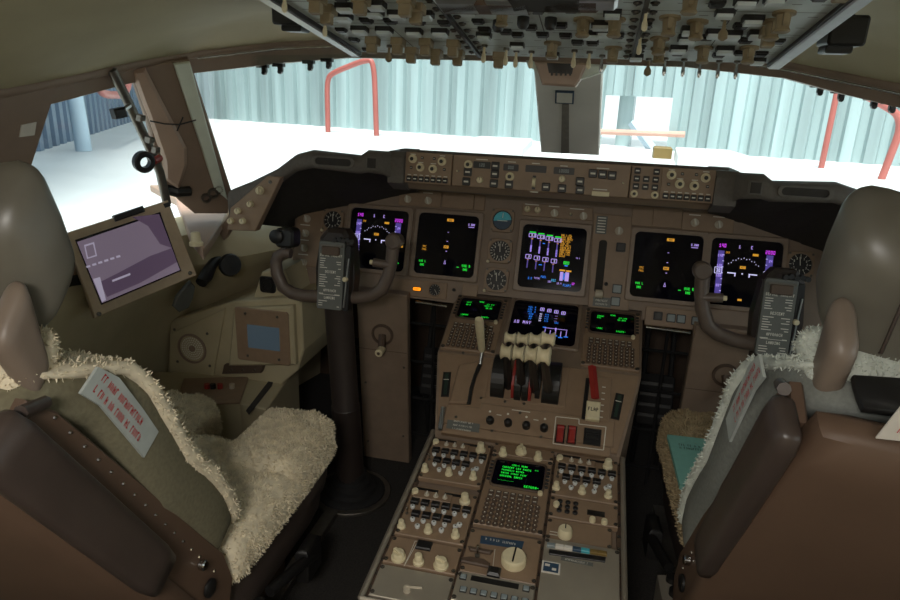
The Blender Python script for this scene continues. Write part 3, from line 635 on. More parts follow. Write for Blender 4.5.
rgauge('altimeter', 496.5, 280, .030, 10, 'alt', 'standby altimeter dial at the bottom of the gauge column')
# chrome lip below the lower strips and yoke-side lips
for a, c in (((416, 302), (447, 306.5)), ((646, 327), (690, 333))):
    b = MB(); p, q = PAN.pix(*a, .012), PAN.pix(*c, .012); b.tube([PAN.pt(p[0], p[1], .012), PAN.pt(q[0], q[1], .012)], .005, 8); b.build('lip_strip', chrome, ip, 60)
# right-hand lower button strip
pplate(pr(646, 306, 702, 331), .003)
for px, py, k in ((658, 316, P_dark), (671, 318, P_grey), (681, 319, P_grey), (696, 321, P_grey)): u, v = pu(px, py, .006); inst('push_button', k, PAN, u, v, .003, ip, 0, 1.25)
# landing gear lever panel
gp = thing('gear_lever_panel', 'landing gear lever panel with long dark slot between two displays', 'lever panel', PAN.pt(.16, -.12))
P = [pu(*p) for p in ((594, 213), (632, 217), (628, 311), (588, 307))]; b = MB(); b.prism(PAN, P, -.004, .003, 0, .0015); b.build('plate', brown2, gp)
b = MB(); u, v = pu(601.5, 225, .004); b.box(PAN, u, v, .003, .03, .05, .0015, 0)
for k in range(6): b.quad(PAN, u, v+.02-.008*k, .022, .0028, .0047, 1)
b.build('placard', [cardm, whitep], gp)
b = MB(); u0, v0 = pu(602, 240, .004); u1, v1 = pu(599.5, 293, .004); b.prism(PAN, rr((u0+u1)/2, (v0+v1)/2, .022, v0-v1, .008, 4), .003, .0045); b.build('lever_slot', under, gp)
b = MB(); u, v = pu(599, 294, .03); b.tube([PAN.pt(u, v, .0), PAN.pt(u, v, .03)], .005, 8); b.lathe(Fr(PAN.pt(u-.010, v, .034), PAN.V, PAN.N), 0, 0, [(.012, 0), (.012, .02)], 16); b.build('gear_lever', greyk, gp, 40)
b = MB(); u, v = pu(602, 302, .004); b.box(PAN, u, v, .003, .05, .026, .0015, 0); b.scrawl(PAN, u, v+.004, .0047, .035, .006, 1, 37); b.scrawl(PAN, u, v-.006, .0047, .035, .005, 1, 38); b.build('gear_placard', [cardm, whitep], gp)
u, v = pu(619, 231, .004); inst('selector_knob', K_grey, PAN, u, v, .003, gp, 0, 1.1)
for px, py, k in ((620.8, 247.5, P_dark), (617, 289, P_grey), (615.3, 301.5, P_grey)): u, v = pu(px, py, .004); inst('push_button', k, PAN, u, v, .003, gp, 0, 1.35)
u, v = pu(606, 284, .004); inst('small_knob', K_black, PAN, u, v, .003, gp, 0, .6)
# ------------------------------------------------------------------ displays
CM = ['green', 'amber', 'violet', 'tape', 'magenta', 'blue', 'white', 'cyan', 'night', 'lampamber', 'teal', 'efb', 'efbd', 'efbl']
CL = [E_[k] for k in CM]; ci = CM.index
class Scr:
    def __init__(s, fr, h, hv=None): s.fr, s.h, s.hv, s.b = fr, h, hv or h, MB()
    def q(s, x, y, w_, h, c, n=.0008): s.b.quad(s.fr, x*s.h, y*s.hv, w_*s.h, h*s.hv, n, ci(c)); return s
    def t(s, x, y, tx, h, c, center=True): s.b.text(s.fr, x*s.h, y*s.hv, .001, tx, h*s.hv, ci(c), center); return s
    def p(s, P, c, n=.0008): s.b.poly(s.fr, [(x*s.h, y*s.hv) for x, y in P], n, ci(c)); return s
    def box(s, x, y, w_, h, c, t=.02): s.q(x, y+h/2, w_, t, c); s.q(x, y-h/2, w_, t, c); s.q(x-w_/2, y, t, h, c); s.q(x+w_/2, y, t, h, c); return s
def g_pfd(S):
    S.q(-.70, -.05, .17, 1.35, 'tape', .0004); S.q(.66, -.05, .19, 1.3, 'tape', .0004)
    S.t(-.68, .78, '140', .11, 'magenta'); S.t(.66, .68, '2000', .11, 'magenta')
    for k in range(7): S.q(-.63, .5-.18*k, .05, .02, 'white'); S.q(.58, .48-.18*k, .05, .02, 'white')
    for k in range(4): S.t(-.72, .48-.3*k, str(14-2*k)+'0', .08, 'violet'); S.t(.69, .42-.3*k, str(24-2*k), .08, 'violet')
    S.box(-.74, .03, .2, .18, 'white'); S.t(-.74, .03, '30', .1, 'white'); S.box(.66, .03, .26, .15, 'white'); S.t(.66, .03, '020', .09, 'white')
    S.t(-.52, .58, 'SPD', .06, 'amber'); S.q(.26, .57, .16, .07, 'amber'); S.q(-.06, .17, .16, .08, 'amber'); S.t(-.06, .17, 'ATT', .05, 'night')
    S.q(.86, -.08, .06, .24, 'amber'); S.q(-.06, -.8, .12, .06, 'amber'); S.t(-.2, .78, '1', .1, 'violet'); S.t(.14, .78, 'E', .1, 'violet')
    for k in range(13):
        a = radians(40+100*k/12); r = .52 if k % 2 else .55; S.q(-.05+r*cos(a), -.1+r*sin(a), .022, .03, 'white')
    for s in (-1, 1): S.q(-.06+s*.30, -.02, .24, .035, 'white'); S.q(-.06+s*.20, -.07, .035, .09, 'white')
    S.q(-.06, -.02, .04, .04, 'white')
    S.q(.8, -.72, .03, .04, 'green')
def g_nd(S):
    S.q(.05, .82, .22, .09, 'amber'); S.t(.05, .82, 'HDG', .06, 'night'); S.q(.0, -.06, .16, .09, 'amber'); S.t(0, -.06, 'MAP', .06, 'night'); S.t(-.72, -.10, 'TFC', .07, 'amber'); S.t(-.72, -.19, 'FAIL', .06, 'amber')
    S.p([(-.03, -.62), (.05, -.62), (.01, -.48)], 'violet'); S.p([(-.012, -.605), (.032, -.605), (.01, -.525)], 'night', .001)
    S.t(-.74, -.58, 'VOR L', .075, 'green'); S.t(-.74, -.70, 'DME', .075, 'green'); S.t(.72, -.62, 'VOR R', .09, 'green'); S.t(.70, -.74, 'DME', .08, 'green'); S.q(.45, -.68, .08, .02, 'green')
    S.t(.76, .72, '0.0NM', .07, 'violet'); S.q(.76, .64, .2, .02, 'violet')
    for y in (.42, .12, -.2): S.q(.02, y, .05, .02, 'violet')
def g_eicas(S):
    for k in range(4):
        x = -.68+.27*k; y = .66-.03*k
        S.q(x, y+.1, .2, .035, 'green'); S.box(x, y, .22, .11, 'violet'); S.t(x+.03, y, '0.0', .07, 'white'); S.q(x-.01, y-.3, .035, .46, 'tape'); S.q(x-.01, y-.42, .05, .22, 'violet'); S.q(x, y-.11, .05, .04, 'amber')
        y2 = -.02-.025*k; S.box(x-.06, y2, .17, .12, 'violet'); S.t(x-.04, y2, '0', .07, 'white'); S.q(x-.07, y2-.22, .035, .28, 'tape'); S.q(x-.07, y2-.1, .05, .03, 'amber')
    rr_ = random.Random(3)
    L = ('ENG 1 OIL', 'BODY GEAR', 'DOOR ENTRY', 'GND PROX', 'ELEC AC', 'HYD PRESS', 'CABIN ALT', 'WINDSHEAR', 'FUEL PUMP', 'ENG 3 EEC', 'DOORS')
    for k, tx in enumerate(L): S.t(.22, .74-.066*k, tx, .058, 'amber', False)
    S.q(-.3, .43, .07, .03, 'blue'); S.q(-.34, -.25, .1, .03, 'blue'); S.t(.8, .06, 'PG 1', .05, 'violet')
    S.q(.46, -.12, .18, .09, 'green'); S.t(.46, -.12, 'DOWN', .06, 'night'); S.q(.46, -.21, .1, .04, 'blue'); S.q(.36, -.36, .18, .05, 'amber'); S.q(.56, -.37, .16, .05, 'amber')
    S.q(.35, -.55, .1, .28, 'violet'); S.q(.52, -.55, .12, .28, 'violet'); S.q(.43, -.55, .04, .2, 'blue')
    S.t(-.62, -.7, '0.0', .07, 'blue'); S.t(-.4, -.68, 'TOTAL', .06, 'violet'); S.t(-.2, -.62, 'FUEL', .07, 'blue'); S.t(-.02, -.75, '+15C', .06, 'violet'); S.t(.12, -.7, 'KGS', .08, 'cyan'); S.t(.3, -.78, '10.4', .06, 'violet'); S.t(.55, -.82, 'FLAPS', .08, 'blue'); S.t(.74, -.75, 'UP', .08, 'magenta')
def g_lower(S):
    S.h *= .88; S.hv *= .88
    for k in range(4): S.box(-.12+.25*k, .72-.03*k, .12, .16, 'violet', .03); S.t(-.12+.25*k, .72-.03*k, '0', .09, 'white')
    for k in range(6): S.t(-.48, .78-.13*k, ('OIL P', 'OIL T', 'OIL Q', 'VIB', 'N2', 'FF')[k], .09, 'blue')
    for k in range(4): S.t(-.14, .45-.12*k, '00', .07, 'white'); S.t(.08, .45-.12*k, 'PSI', .07, 'blue')
    for k in range(3): S.t(.4, .42-.14*k, '--', .08, 'violet')
    S.t(.44, .05, 'DEG', .07, 'blue'); S.t(-.72, -.08, '10 MAY', .16, 'violet')
    S.q(.45, -.26, .8, .025, 'violet'); S.q(.45, -.28, .05, .14, 'violet')
    for k in range(5): S.q(.1+.18*k, -.45-.06*(k % 2), .025, .3, 'violet'); S.q(.1+.18*k, -.62-.06*(k % 2), .14, .05, 'blue')
    S.q(.06, -.24, .12, .05, 'blue')
def display(name, label, fr, cu, cv, h, hv, draw, bz=.013, n=.004, cat='display'):
    d = thing(name, label, cat, fr.pt(cu, cv-hv-bz)); f = fr.sub(cu, cv, 0)
    b = MB(); b.ring(f, rr(0, 0, 2*(h+bz), 2*(hv+bz), .008, 4), rr(0, 0, 2*h, 2*hv, .014, 4), -.01, n, 0, .003); b.build('bezel', bezelm, d)
    b = MB(); b.poly(f, rr(0, 0, 2*h, 2*hv, .014, 4), n-.006); sc_ = b.build('screen', blackgl, d)
    S = Scr(f.sub(0, 0, n-.0058), h, hv); draw(S); S.b.build('screen_overlay', CL, sc_, kind='stuff')
    return d
def cen(*pts): return sum(PAN.pix(*p)[0] for p in pts)/len(pts), sum(PAN.pix(*p)[1] for p in pts)/len(pts)
for name, label, pts, dr in (
    ('primary_flight_display', "captain's outboard screen with violet speed tape and amber flags", ((350.9, 207.1), (410.3, 210), (404.5, 272.5), (346, 268.5)), g_pfd),
    ('navigation_display', "captain's dark map screen with small triangle and green corner text", ((417.2, 212.6), (481.3, 216.3), (476.3, 278), (412, 273.8)), g_nd),
    ('engine_display', 'centre screen crowded with amber alert lines and engine bars', ((521.8, 224.7), (588.5, 228.8), (582.2, 292.5), (516.8, 285.8)), g_eicas),
    ('navigation_display', "copilot's dark map screen beside the gear lever panel", ((634.4, 231), (703.7, 238), (699.2, 301.8), (629, 295.6)), g_nd),
    ('primary_flight_display', "copilot's outboard screen behind the yoke with violet tapes", ((712.5, 238.7), (782, 244.3), (777, 308), (707, 303)), g_pfd)):
    u, v = cen(*pts); display(name, label, PAN, u, v, .0905, .0905, dr, n=.006)
display('system_display', 'lower centre screen with blue text columns above the thrust levers', CDU, 0, -.004, .0905, .0905, g_lower, bz=.011, n=.006)
# ------------------------------------------------------------------ forward pedestal
cn = thing('centre_console', 'brown centre console with sloping forward face and control stand', 'console', (0, -.45, 0))
c0, c1 = CDU.pt(0, .085), CDU.pt(0, -.163); q1, q0 = QUA.pt(0, .217), QUA.pt(0, 0)
def sidepoly(b, pts, x0, x1, taper=None): b.prism(YZ(x0), [(p[0], p[1]) for p in pts], 0, x1-x0)
b = MB()
top = [(c0.y+.03, c0.z+.004), (c1.y, c1.z-.002), (q0.y, q0.z-.004), (q0.y, q0.z-.05)]
def loft(b, secs):
    n = len(secs[0]); b.add([p for s_ in secs for p in s_], [(k*n+i, k*n+(i+1) % n, (k+1)*n+(i+1) % n, (k+1)*n+i) for k in range(len(secs)-1) for i in range(n)]+[tuple(range(n-1, -1, -1)), tuple((len(secs)-1)*n+i for i in range(n))])
W0, W1, W2 = .268, .262, .222
L_ = [Vector((-W0, c0.y+.03, c0.z-.006)), Vector((-W1, c1.y, c1.z-.008)), Vector((-W2, q0.y, q0.z-.008)), Vector((-W2, q0.y, .05)), Vector((-W2, c0.y+.03, .05))]
loft(b, [L_, [mir(p) for p in L_]]); b.build('console_body', brown, cn)
b = MB(); b.prism(CDU, [(-.262, .08), (-.25, -.163), (.25, -.163), (.262, .08)], -.012, -.004); b.build('forward_plate', brown, cn)
b = MB(); b.prism(QUA, [(-.258, .214), (-.215, .0), (.215, .0), (.258, .214)], -.01, -.001, 0, .001); b.build('stand_plate', brown2, cn)
b = MB(); b.prism(QUA, [(-.205, .012), (-.205, .062), (-.12, .066), (-.12, .080), (.205, .080), (.205, .012)], -.001, .005, 0, .002); b.build('lower_plate', brown2, cn)
b = MB(); b.prism(QUA, [(-.205, -.012), (.20, -.012), (.20, .012), (-.205, .012)], -.04, .003, 0, .002); b.build('front_lip', brown2, cn)
# control display units
def keypad(b, fr, u, v, w_, h):
    kx, ky = w_/9, h/8
    for r_ in range(8):
        for c in range(9 if r_ > 1 else 7):
            if r_ < 2: b.prism(fr, rect(u-w_/2+kx*(c*1.2+.7), v+h/2-ky*(r_+.5), kx*.95, ky*.66), 0, .004, 0, .0008); b.quad(fr, u-w_/2+kx*(c*1.2+.7), v+h/2-ky*(r_+.5), kx*.5, ky*.2, .0042, 1)
            elif c == 3 and r_ < 8 and False: pass
            else: b.prism(fr, circ(u-w_/2+kx*(c+.5), v+h/2-ky*(r_+.5), min(kx, ky)*.46, 8), 0, .0038, 0, .0008); b.quad(fr, u-w_/2+kx*(c+.5), v+h/2-ky*(r_+.5), kx*.16, ky*.26, .004, 1)
def cdu(fr, u, v, label, lines, w_=.146, h=.229, ky_=.255):
    t = thing('control_display_unit', label, 'control unit', fr.pt(u, v-h/2)); f = fr.sub(u, v)
    b = MB(); b.prism(f, rect(0, 0, w_, h), -.006, .004, 0, .002); b.build('case', brown2, t)
    b = MB(); sy = h*ky_; b.ring(f, rr(0, sy, w_*.86, h*.43, .012, 4), rr(0, sy, w_*.80, h*.39, .010, 4), .003, .008, 0, .0015); b.build('screen_frame', brownd, t)
    b = MB(); b.poly(f, rr(0, sy, w_*.80, h*.39, .010, 4), .0045); sn = b.build('screen', blackgl, t)
    S = Scr(f.sub(0, sy, .0042), w_*.39, h*.185); [S.t(x, y, tx, hh, 'green', False) for x, y, tx, hh in lines]; S.b.build('screen_overlay', CL, sn, kind='stuff')
    for s in (-1, 1):
        for k in range(6): b = MB(); b.box(f, s*w_*.455, sy+.034-.0125*k, .004, .008, .006, .003, 0, .0008); b.build('line_key', black, t)
    b = MB(); keypad(b, f.sub(0, 0, .004), 0, -h*(.5-ky_*.5-.17+.055), w_*.84, h*(.98-.25-ky_)*.92); b.build('keypad', [brownd, whitep], t, kind='stuff')
    inst('brightness_knob', K_cap, f, w_*.38, sy-h*.225, .004, t, 0, 1.0)
    for x, y in ((-1, 1), (1, 1), (-1, -1), (1, -1)): inst('fastener', DZUS, f, x*w_*.46, y*h*.475, .004, t, .4)
    return t
l1 = [(-.72, .62, 'LEGS', .13), (-.72, .36, '00.0', .12), (-.1, .78, 'MENU', .13), (.3, .58, 'ACT RTE', .12), (.2, .4, 'VNAV---', .12), (.3, .18, '00.0E', .14), (-.85, -.72, '-INDEX', .14), (.2, -.78, 'ROUTE-', .14), (-.85, -.9, '------', .06)]
l2 = [(-.72, .62, 'IDENT', .14), (-.72, .44, 'POS', .14), (-.1, .82, 'MENU', .13), (.3, .6, 'ACT RTE', .12), (.25, .4, '03.05Z', .14), (-.72, -.62, '-FMC', .16), (.2, -.74, 'ROUTE-', .16)]
l3 = [(-.35, .72, 'CDU-C MENU', .13), (.62, .56, '1/1', .1), (-.72, .48, 'CURRENT LEG ROUTE', .14), (-.72, .24, 'PROGRESS NOTED', .13), (-.72, 0, 'ENTER START PERF', .13), (-.74, -.24, 'ARRIVAL INDEX', .14), (-.8, -.6, '----------------------', .06), (.3, -.82, 'RETURN-', .17)]
cdu(CDU, -.184, -.039, "captain's keypad unit with green text beside the speed brake lever", l1)
cdu(CDU, .184, -.039, "copilot's keypad unit with green text above the flap lever", l2)
cdu(PED, 0, .004, 'centre keypad unit with four green text lines on the aft console', l3, .142, .238, .225)
# speed brake lever
uq = QUA.pix
b = MB(); pts = [uq(459, 366), uq(480, 362), uq(477, 372), uq(470, 405), uq(449, 404)]
b.prism(QUA, pts, -.001, .010, 0, .004); b.build('brake_quadrant', brown2, cn)
sl = [uq(px, py, .011) for px, py in ((480, 364), (475, 375), (471, 388), (468.5, 404))]
b = MB(); b.tube([QUA.pt(u, v, .0095) for u, v in sl], .006, 6, flat=.3); b.build('lever_slot', black, cn)
u0, v0 = sl[0]; base = QUA.pt(u0, v0, .004); topp = hit(479, 319, 'x', base.x-.002); mid = hit(482, 351, 'x', base.x)
b = MB(); b.tube([base, mid, mid.lerp(topp, .15)], .004, 8, 1); b.tube([mid, mid.lerp(topp, .06), mid.lerp(topp, .9), topp], [.007, .0095, .012, .010], 10, 0, flat=.8); b.build('speed_brake_lever', [cream, alu], cn, 50)
# thrust levers
tl_ = thing('thrust_lever_cluster', 'four cream capped thrust levers over black and red sector discs', 'thrust levers', QUA.pt(-.015, .13))
us = [-.060+.0335*k for k in range(4)]
for k, u in enumerate(us):
    px = 497.5+k*13.2; pb = QUA.pt(u, .135, .0)
    g = hit(506.4+k*12.4, 351.8+k*1.3, 'x', u)
    for j, off in enumerate((0, .035)):
        gg = g if j == 0 else g+QUA.V*.036+QUA.N*.004+Vector((.004, 0, 0))
        f = Fr(gg-Vector((.0138, 0, 0)), (0, .8, .6), (0, -.6, .8)); b = MB(); b.lathe(f, 0, 0, [(.013, 0), (.019, .0025), (.0125, .010), (.0125, .0176), (.019, .0251), (.013, .0276)] if j == 0 else [(.010, 0), (.0145, .0025), (.0095, .010), (.0095, .0176), (.0145, .0251), (.010, .0276)], 14)
        b.build('thrust_lever_grip' if j == 0 else 'reverse_lever_grip', cream, tl_, 50)
    d = (g-pb).normalized(); b = MB(); b.tube([pb-d*.02, pb+d*.02, g], [.013, .013, .007], 6, flat=.8); b.tube([pb+d*.03, g+QUA.V*.036+QUA.N*.004], [.008, .005], 6); b.build('lever_arm', black, tl_)
for u, w_, m, r in ((-.085, .034, black, .062), (-.047, .007, redg, .058), (-.034, .017, black, .062), (-.016, .015, black, .061), (-.004, .007, redg, .060), (.014, .012, black, .050), (.046, .042, black, .060)):
    r = r*.97; f = Fr(QUA.pt(u-w_/2, .160, -.004), QUA.V, QUA.N); P = [(r*cos(radians(a)), r*sin(radians(a))) for a in range(0, 181, 12)]; b = MB(); b.prism(f, P, 0, w_, 0, .001); b.build('sector_disc', m, tl_)
b = MB(); b.box(QUA, -.015, .155, -.001, .20, .115, .004, 0, .002); b.build('lever_base', brown2, tl_)
# flap lever
b = MB(); P = [uq(587, 376), uq(612, 380), uq(609, 423), uq(581, 419)]; b.prism(QUA, P, -.001, .009, 0, .003); b.build('flap_quadrant', brown2, cn)
b = MB(); a, c = uq(588, 378, .01), uq(583.5, 419, .01); b.tube([QUA.pt(*a, .0085), QUA.pt(*c, .0085)], .006, 6, flat=.3); b.build('lever_slot', black, cn)
b = MB(); a, c = uq(592, 366, .02), uq(595, 400, .02); b.tube([QUA.pt(*a, .02), QUA.pt(*c, .028)], .010, 4, flat=.5); b.build('flap_lever_arm', redg, cn)
b = MB(); a = uq(593, 411, .03); f = QUA.sub(*a, .022); b.box(f, 0, 0, 0, .033, .048, .014, 0, .003); b.text(f, 0, .002, .0143, 'FLAP', .010, 1); b.build('flap_lever_handle', [cream, black], cn)
b = MB()
for k in range(6): u, v = uq(604-.6*k, 387+6*k, .01); b.quad(QUA, u, v, .008, .0025, .0093)
for px, py in ((490, 411.5), (508, 414), (526.5, 417), (545, 419)): u, v = uq(px, py, .005); b.poly(QUA, circ(u, v, .003, 8), .0053)
for px, py, w_ in ((521, 411, .045), (499, 415, .012), (536, 420, .012)): u, v = uq(px, py, .005); b.quad(QUA, u, v, w_, .002, .0053)
b.build('legend', whitep, cn, kind='stuff')
for px, py in ((490, 420), (508, 422.5), (526.2, 425.2), (544, 427.6)): u, v = uq(px, py, .012); inst('fuel_control_knob', K_black, QUA, u, v, .005, cn, 0, 1.15)
b = MB(); P = [uq(447.5, 419.5, .006), uq(480, 424, .006), uq(479, 432.5, .006), uq(446, 428, .006)]; b.prism(QUA, P, .005, .006, 1); f = QUA.sub(*uq(463, 426, .006), .0062)
for k in range(3): b.scrawl(f, 0, .010-.010*k, 0, .05, .0045, 0, 20+k)
b.build('placard', [whitep, cardm], cn)
b = MB()
def outline(b, fr, P, n, t=.002):
    for i in range(len(P)):
        p, q = Vector(P[i]), Vector(P[(i+1) % len(P)]); c = (p+q)/2; d = q-p; b.quad(fr.sub(c.x, c.y, n, atan2(d.y, d.x)), 0, 0, d.length, t, 0)
outline(b, QUA, [uq(*p, .006) for p in ((556, 416.5), (579, 419), (579, 424), (606, 427), (603.5, 450), (553, 443.5))], .0056); b.build('outline_print', whitep, cn)
for px, py in ((560.2, 434), (571.8, 435)):
    u, v = uq(px, py, .006); f = QUA.sub(u, v, .005); b = MB(); b.box(f, 0, 0, 0, .022, .046, .003, 1); b.box(f, 0, -.006, .003, .016, .032, .012, 0, .003); b.cyl(Fr(f.pt(-.008, .013, .009), f.V, f.N), 0, 0, 0, .016, .007, seg=12, mi=0); b.build('cutout_switch', [redg, black], cn, label='red guarded cutout switch')
b = MB(); u, v = uq(592.3, 437, .006); f = QUA.sub(u, v, .005); b.box(f, 0, 0, 0, .04, .042, .004, 0, .001); b.box(f, 0, 0, .004, .03, .012, .006, 0, .002); b.box(f, 0, .014, .004, .03, .008, .003, 0, .001); b.build('trim_switch', black, cn)
for px0, s in ((446, -1), (617.5, 1)):
    u, v = uq(px0, 384 if s < 0 else 406, .003); b = MB(); b.prism(QUA.sub(u, v, 0, -.12*s), rect(0, 0, .02, .07), -.002, .004, 0, .001); b.box(QUA.sub(u, v, 0, -.12*s), 0, .0, .004, .008, .06, .001, 1); b.quad(QUA.sub(u, v, 0, -.12*s), 0, .012, .014, .002, .0055, 2); b.build('trim_indicator', [black, mat('indicator_dark_green', (34, 52, 44), .4, var=.1), whitep], cn)
b = MB(); a, c = uq(443.5, 408, .01), uq(440, 430, .01); b.tube([QUA.pt(*a, .012), QUA.pt(*c, .012)], .006, 8); b.build('trim_lever', alu, cn, 50)
for px, py in ((467, 368), (462, 384), (481, 397), (505, 401), (524, 403), (456, 417), (492, 431), (520, 413), (541, 437), (463, 352)): u, v = uq(px, py, .005); inst('screw', SCREW, QUA, u, v, .006 if py > 404 else .001, cn, rnd.random()*3, 1.1)
# ------------------------------------------------------------------ aft pedestal
b = MB(); b.prism(PED, rect(0, -.085, .452, .55), -.30, -.012, 0, .002); b.build('aft_body', brown, cn)
for s in (-1, 1):
    b = MB(); b.tube([PED.pt(s*.2305, .182, .0), PED.pt(s*.2305, -.345, .0)], .006, 6, flat=1); b.build('edge_rail', silverp, cn, 60)
b = MB(); b.tube([PED.pt(-.2305, -.345, 0), PED.pt(.2305, -.345, 0)], .006, 6); b.build('edge_rail', silverp, cn, 60)
b = MB()
for u in (-.075, .075): b.box(PED, u, -.09, -.012, .006, .52, .004)
for s in (-1, 1): b.box(PED, s*.222, -.09, -.012, .010, .52, .006)
b.build('mounting_rails', brownd, cn)
for u in (-.079, .079, -.071, .071, -.222, .222):
    for k in range(15): inst('fastener', DZUS, PED, u, .165-.034*k, -.006, cn, rnd.random()*3, .8)
def pmod(name, label, u0, u1, v0, v1, m=brown2, n1=.004, cat='control panel', group=None):
    t = plate_thing(name, label, cat, PED, rect((u0+u1)/2, (v0+v1)/2, u1-u0-.003, v0-v1), -.008, n1, m, .0015, group)
    for x in (u0+.006, u1-.006):
        for y in (v0-.008, v1+.008): inst('fastener', DZUS, PED, x, y, n1, t, rnd.random()*3, .8)
    return t
def audio(u0, u1, v0, v1, label):
    t = pmod('audio_control_panel', label, u0, u1, v0, v1, group='audio panels on the aft console'); c = (u0+u1)/2; w_ = u1-u0; h = v0-v1; vm = (v0+v1)/2
    b = MB(); b.box(PED, c-.022, v0-.030, .004, w_*.58, .026, .005, 0, .002); b.box(PED, c-.04, v0-.009, .004, .05, .007, .001, 1); b.box(PED, c+.02, v0-.012, .004, .04, .007, .001, 1); b.build('raised_plate', [brown2, black], t)
    for i in range(3): inst('selector_knob', K_grey, PED, c-.035+.02*i, v0-.030, .009, t, 0, .55)
    inst('transmit_knob', K_cap, PED, c-.062, v0-.026, .004, t, 0, 1.4); inst('radio_knob', K_tall, PED, c+.048, v0-.028, .004, t, 0, 1.25)
    for i in range(6):
        x = c-.055+.0225*i
        inst('select_button', BTN, PED, x, v0-.053, .004, t, 0, 1.65); inst('volume_knob', VOL, PED, x, v0-.071, .004, t, 0, .95)
    for i in range(5):
        x = c-.045+.0225*i
        if i < 4: inst('select_button', BTN, PED, x+.002, v0-.089, .004, t, 0, 1.65)
        inst('volume_knob', VOL, PED, x, v0-.107, .004, t, 0, .95)
    inst('toggle_switch', T_steel, PED, c-.062, v0-.09, .004, t, 0, .6); inst('volume_knob', VOL, PED, c+.052, v0-.100, .004, t)
    for x in (-.062, -.006, .05): inst('lower_knob', K_tall, PED, c+x, v0-.130, .004, t, 0, .95)
    for x in (-.030, .020): inst('volume_knob', VOL, PED, c+x, v0-.124, .004, t)
audio(-.220, -.076, .153, -.002, "captain's audio panel with rows of silver knobs beside the control stand")
audio(-.220, -.076, -.031, -.180, "second audio panel with silver knobs, behind the captain's one")
audio(.076, .220, .163, .012, "copilot's audio panel with rows of silver knobs")
t = pmod('alert_knob_panel', 'narrow brown strip with three cream knobs above the centre keypad unit', -.073, .073, .170, .126)
for px, py, k in ((503, 452.5, K_tall), (521, 450.5, K_med), (538, 457, K_tall)): u, v = PED.pix(px, py, .01); inst('knob', k, PED, u, v, .004, t, 0, 1.1)
t = pmod('cabin_light_panel', 'brown panel with three cream rotary knobs and a black square button', -.220, -.076, -.187, -.256)
for px, py, k, r in ((398.5, 555, K_med, 1.0), (418.5, 559.5, K_tall, 0), (441, 563, K_med, 1.2)): u, v = PED.pix(px, py, .012); inst('rotary_knob', k, PED, u, v, .004, t, r, 1.15)
b = MB(); u, v = PED.pix(424, 545.5, .006); b.box(PED, u, v, .004, .030, .022, .006, 0, .002); b.build('square_button', black, t)
b = MB(); outline(b, PED, [PED.pix(*p, .005) for p in ((404, 566), (410, 553), (415, 541), (418, 541))], .0045, .0012)
b.build('print_line', whitep, t)
t = pmod('blank_cover_panel', 'bare grey metal cover plate with one small lever at the console end', -.220, -.076, -.262, -.336, silverp)
b = MB(); u, v = PED.pix(407, 590, .006); b.tube([PED.pt(u, v, .004), PED.pt(u, v, .014), PED.pt(u+.028, v+.002, .016)], .0025, 6); b.cyl(PED, u, v, .004, .012, .007, seg=12); b.build('toggle_lever', greyk, t, 40)
t = pmod('rudder_trim_panel', 'brown trim panel with large ribbed cream knob', -.073, .073, -.129, -.244)
u, v = PED.pix(514, 556.5, .02); inst('rudder_trim_knob', K_big, PED, u, v, .004, t, -.05, 1.02, label='large ribbed cream trim knob with black line')
b = MB(); P = [PED.pix(*p, .005) for p in ((481, 536), (524, 542), (522, 549), (480, 543))]; b.prism(PED, P, .004, .0065, 0); f = PED.sub(*PED.pix(500, 541.5, .006), .0067, -.02); b.scrawl(f, 0, .0, 0, .07, .006, 1, 31); b.build('label_strip', [navy, whitep], t)
b = MB(); u, v = PED.pix(481, 556, .01); b.prism(PED, [(u-.035, v-.020), (u+.02, v-.022), (u+.02, v-.012), (u+.005, v-.004), (u-.02, v-.004), (u-.035, v-.010)], .004, .010, 0, .002); b.prism(PED, [(u-.03, v+.022), (u+.02, v+.022), (u+.016, v+.012), (u-.024, v+.012)], .004, .010, 0, .002); b.build('guard_wings', brownd, t)
inst('aileron_trim_switch', T_steel, PED, u-.008, v+.004, .004, t, 0, .9)
b = MB(); u, v = PED.pix(494, 572, .008); b.box(PED, u, v, .004, .024, .022, .010, 0, .004); b.build('black_rocker', black, t)
b = MB(); outline(b, PED, [PED.pix(*p, .005) for p in ((495, 549), (493, 566))], .0045, .0015); b.build('print_line', whitep, t)
t = pmod('recorder_panel', 'pale grey panel with a row of small lit buttons', -.073, .073, -.250, -.318, silverp, .01)
b = MB(); b.box(PED, -.002, -.262, .010, .088, .012, .001, 0); b.build('number_window', black, t)
for k in range(7): inst('push_button', P_grey, PED, -.054+.0185*k, -.292, .010, t, 0, .68)
for u in (-.060, .056): inst('push_button', P_grey, PED, u, -.264, .010, t, 0, .68)
t = pmod('transponder_panel', 'slim brown keypad panel with small dark number window', .076, .220, .008, -.058)
for r_ in range(3):
    for c in range(3): inst('key', KEY, PED, .098+.0165*c, -.008-.0145*r_, .004, t)
b = MB(); u, v = PED.pix(596, 513, .006); b.box(PED, u, v, .004, .036, .014, .002, 0); b.build('number_window', black, t)
for px, py in ((592.5, 519), (604.5, 521), (556.5, 503.5)): u, v = PED.pix(px, py, .01); inst('knob', K_cap, PED, u, v, .004, t, 0, 1.2)
t = pmod('warning_module', 'brown plate with one round cream knob behind the keypad panel', .076, .208, -.062, -.124)
u, v = PED.pix(565, 533, .01); inst('cream_knob', K_round, PED, u, v, .004, t, 0, 1.75)
b = MB(); b.quad(PED, u-.022, v+.004, .016, .002, .0043); b.quad(PED, u-.022, v-.004, .016, .002, .0043); b.build('legend', whitep, t)
t = pmod('printer', 'brown printer with paper slot and yellow keys on the console', .076, .222, -.128, -.335, silverp, .012, 'printer')
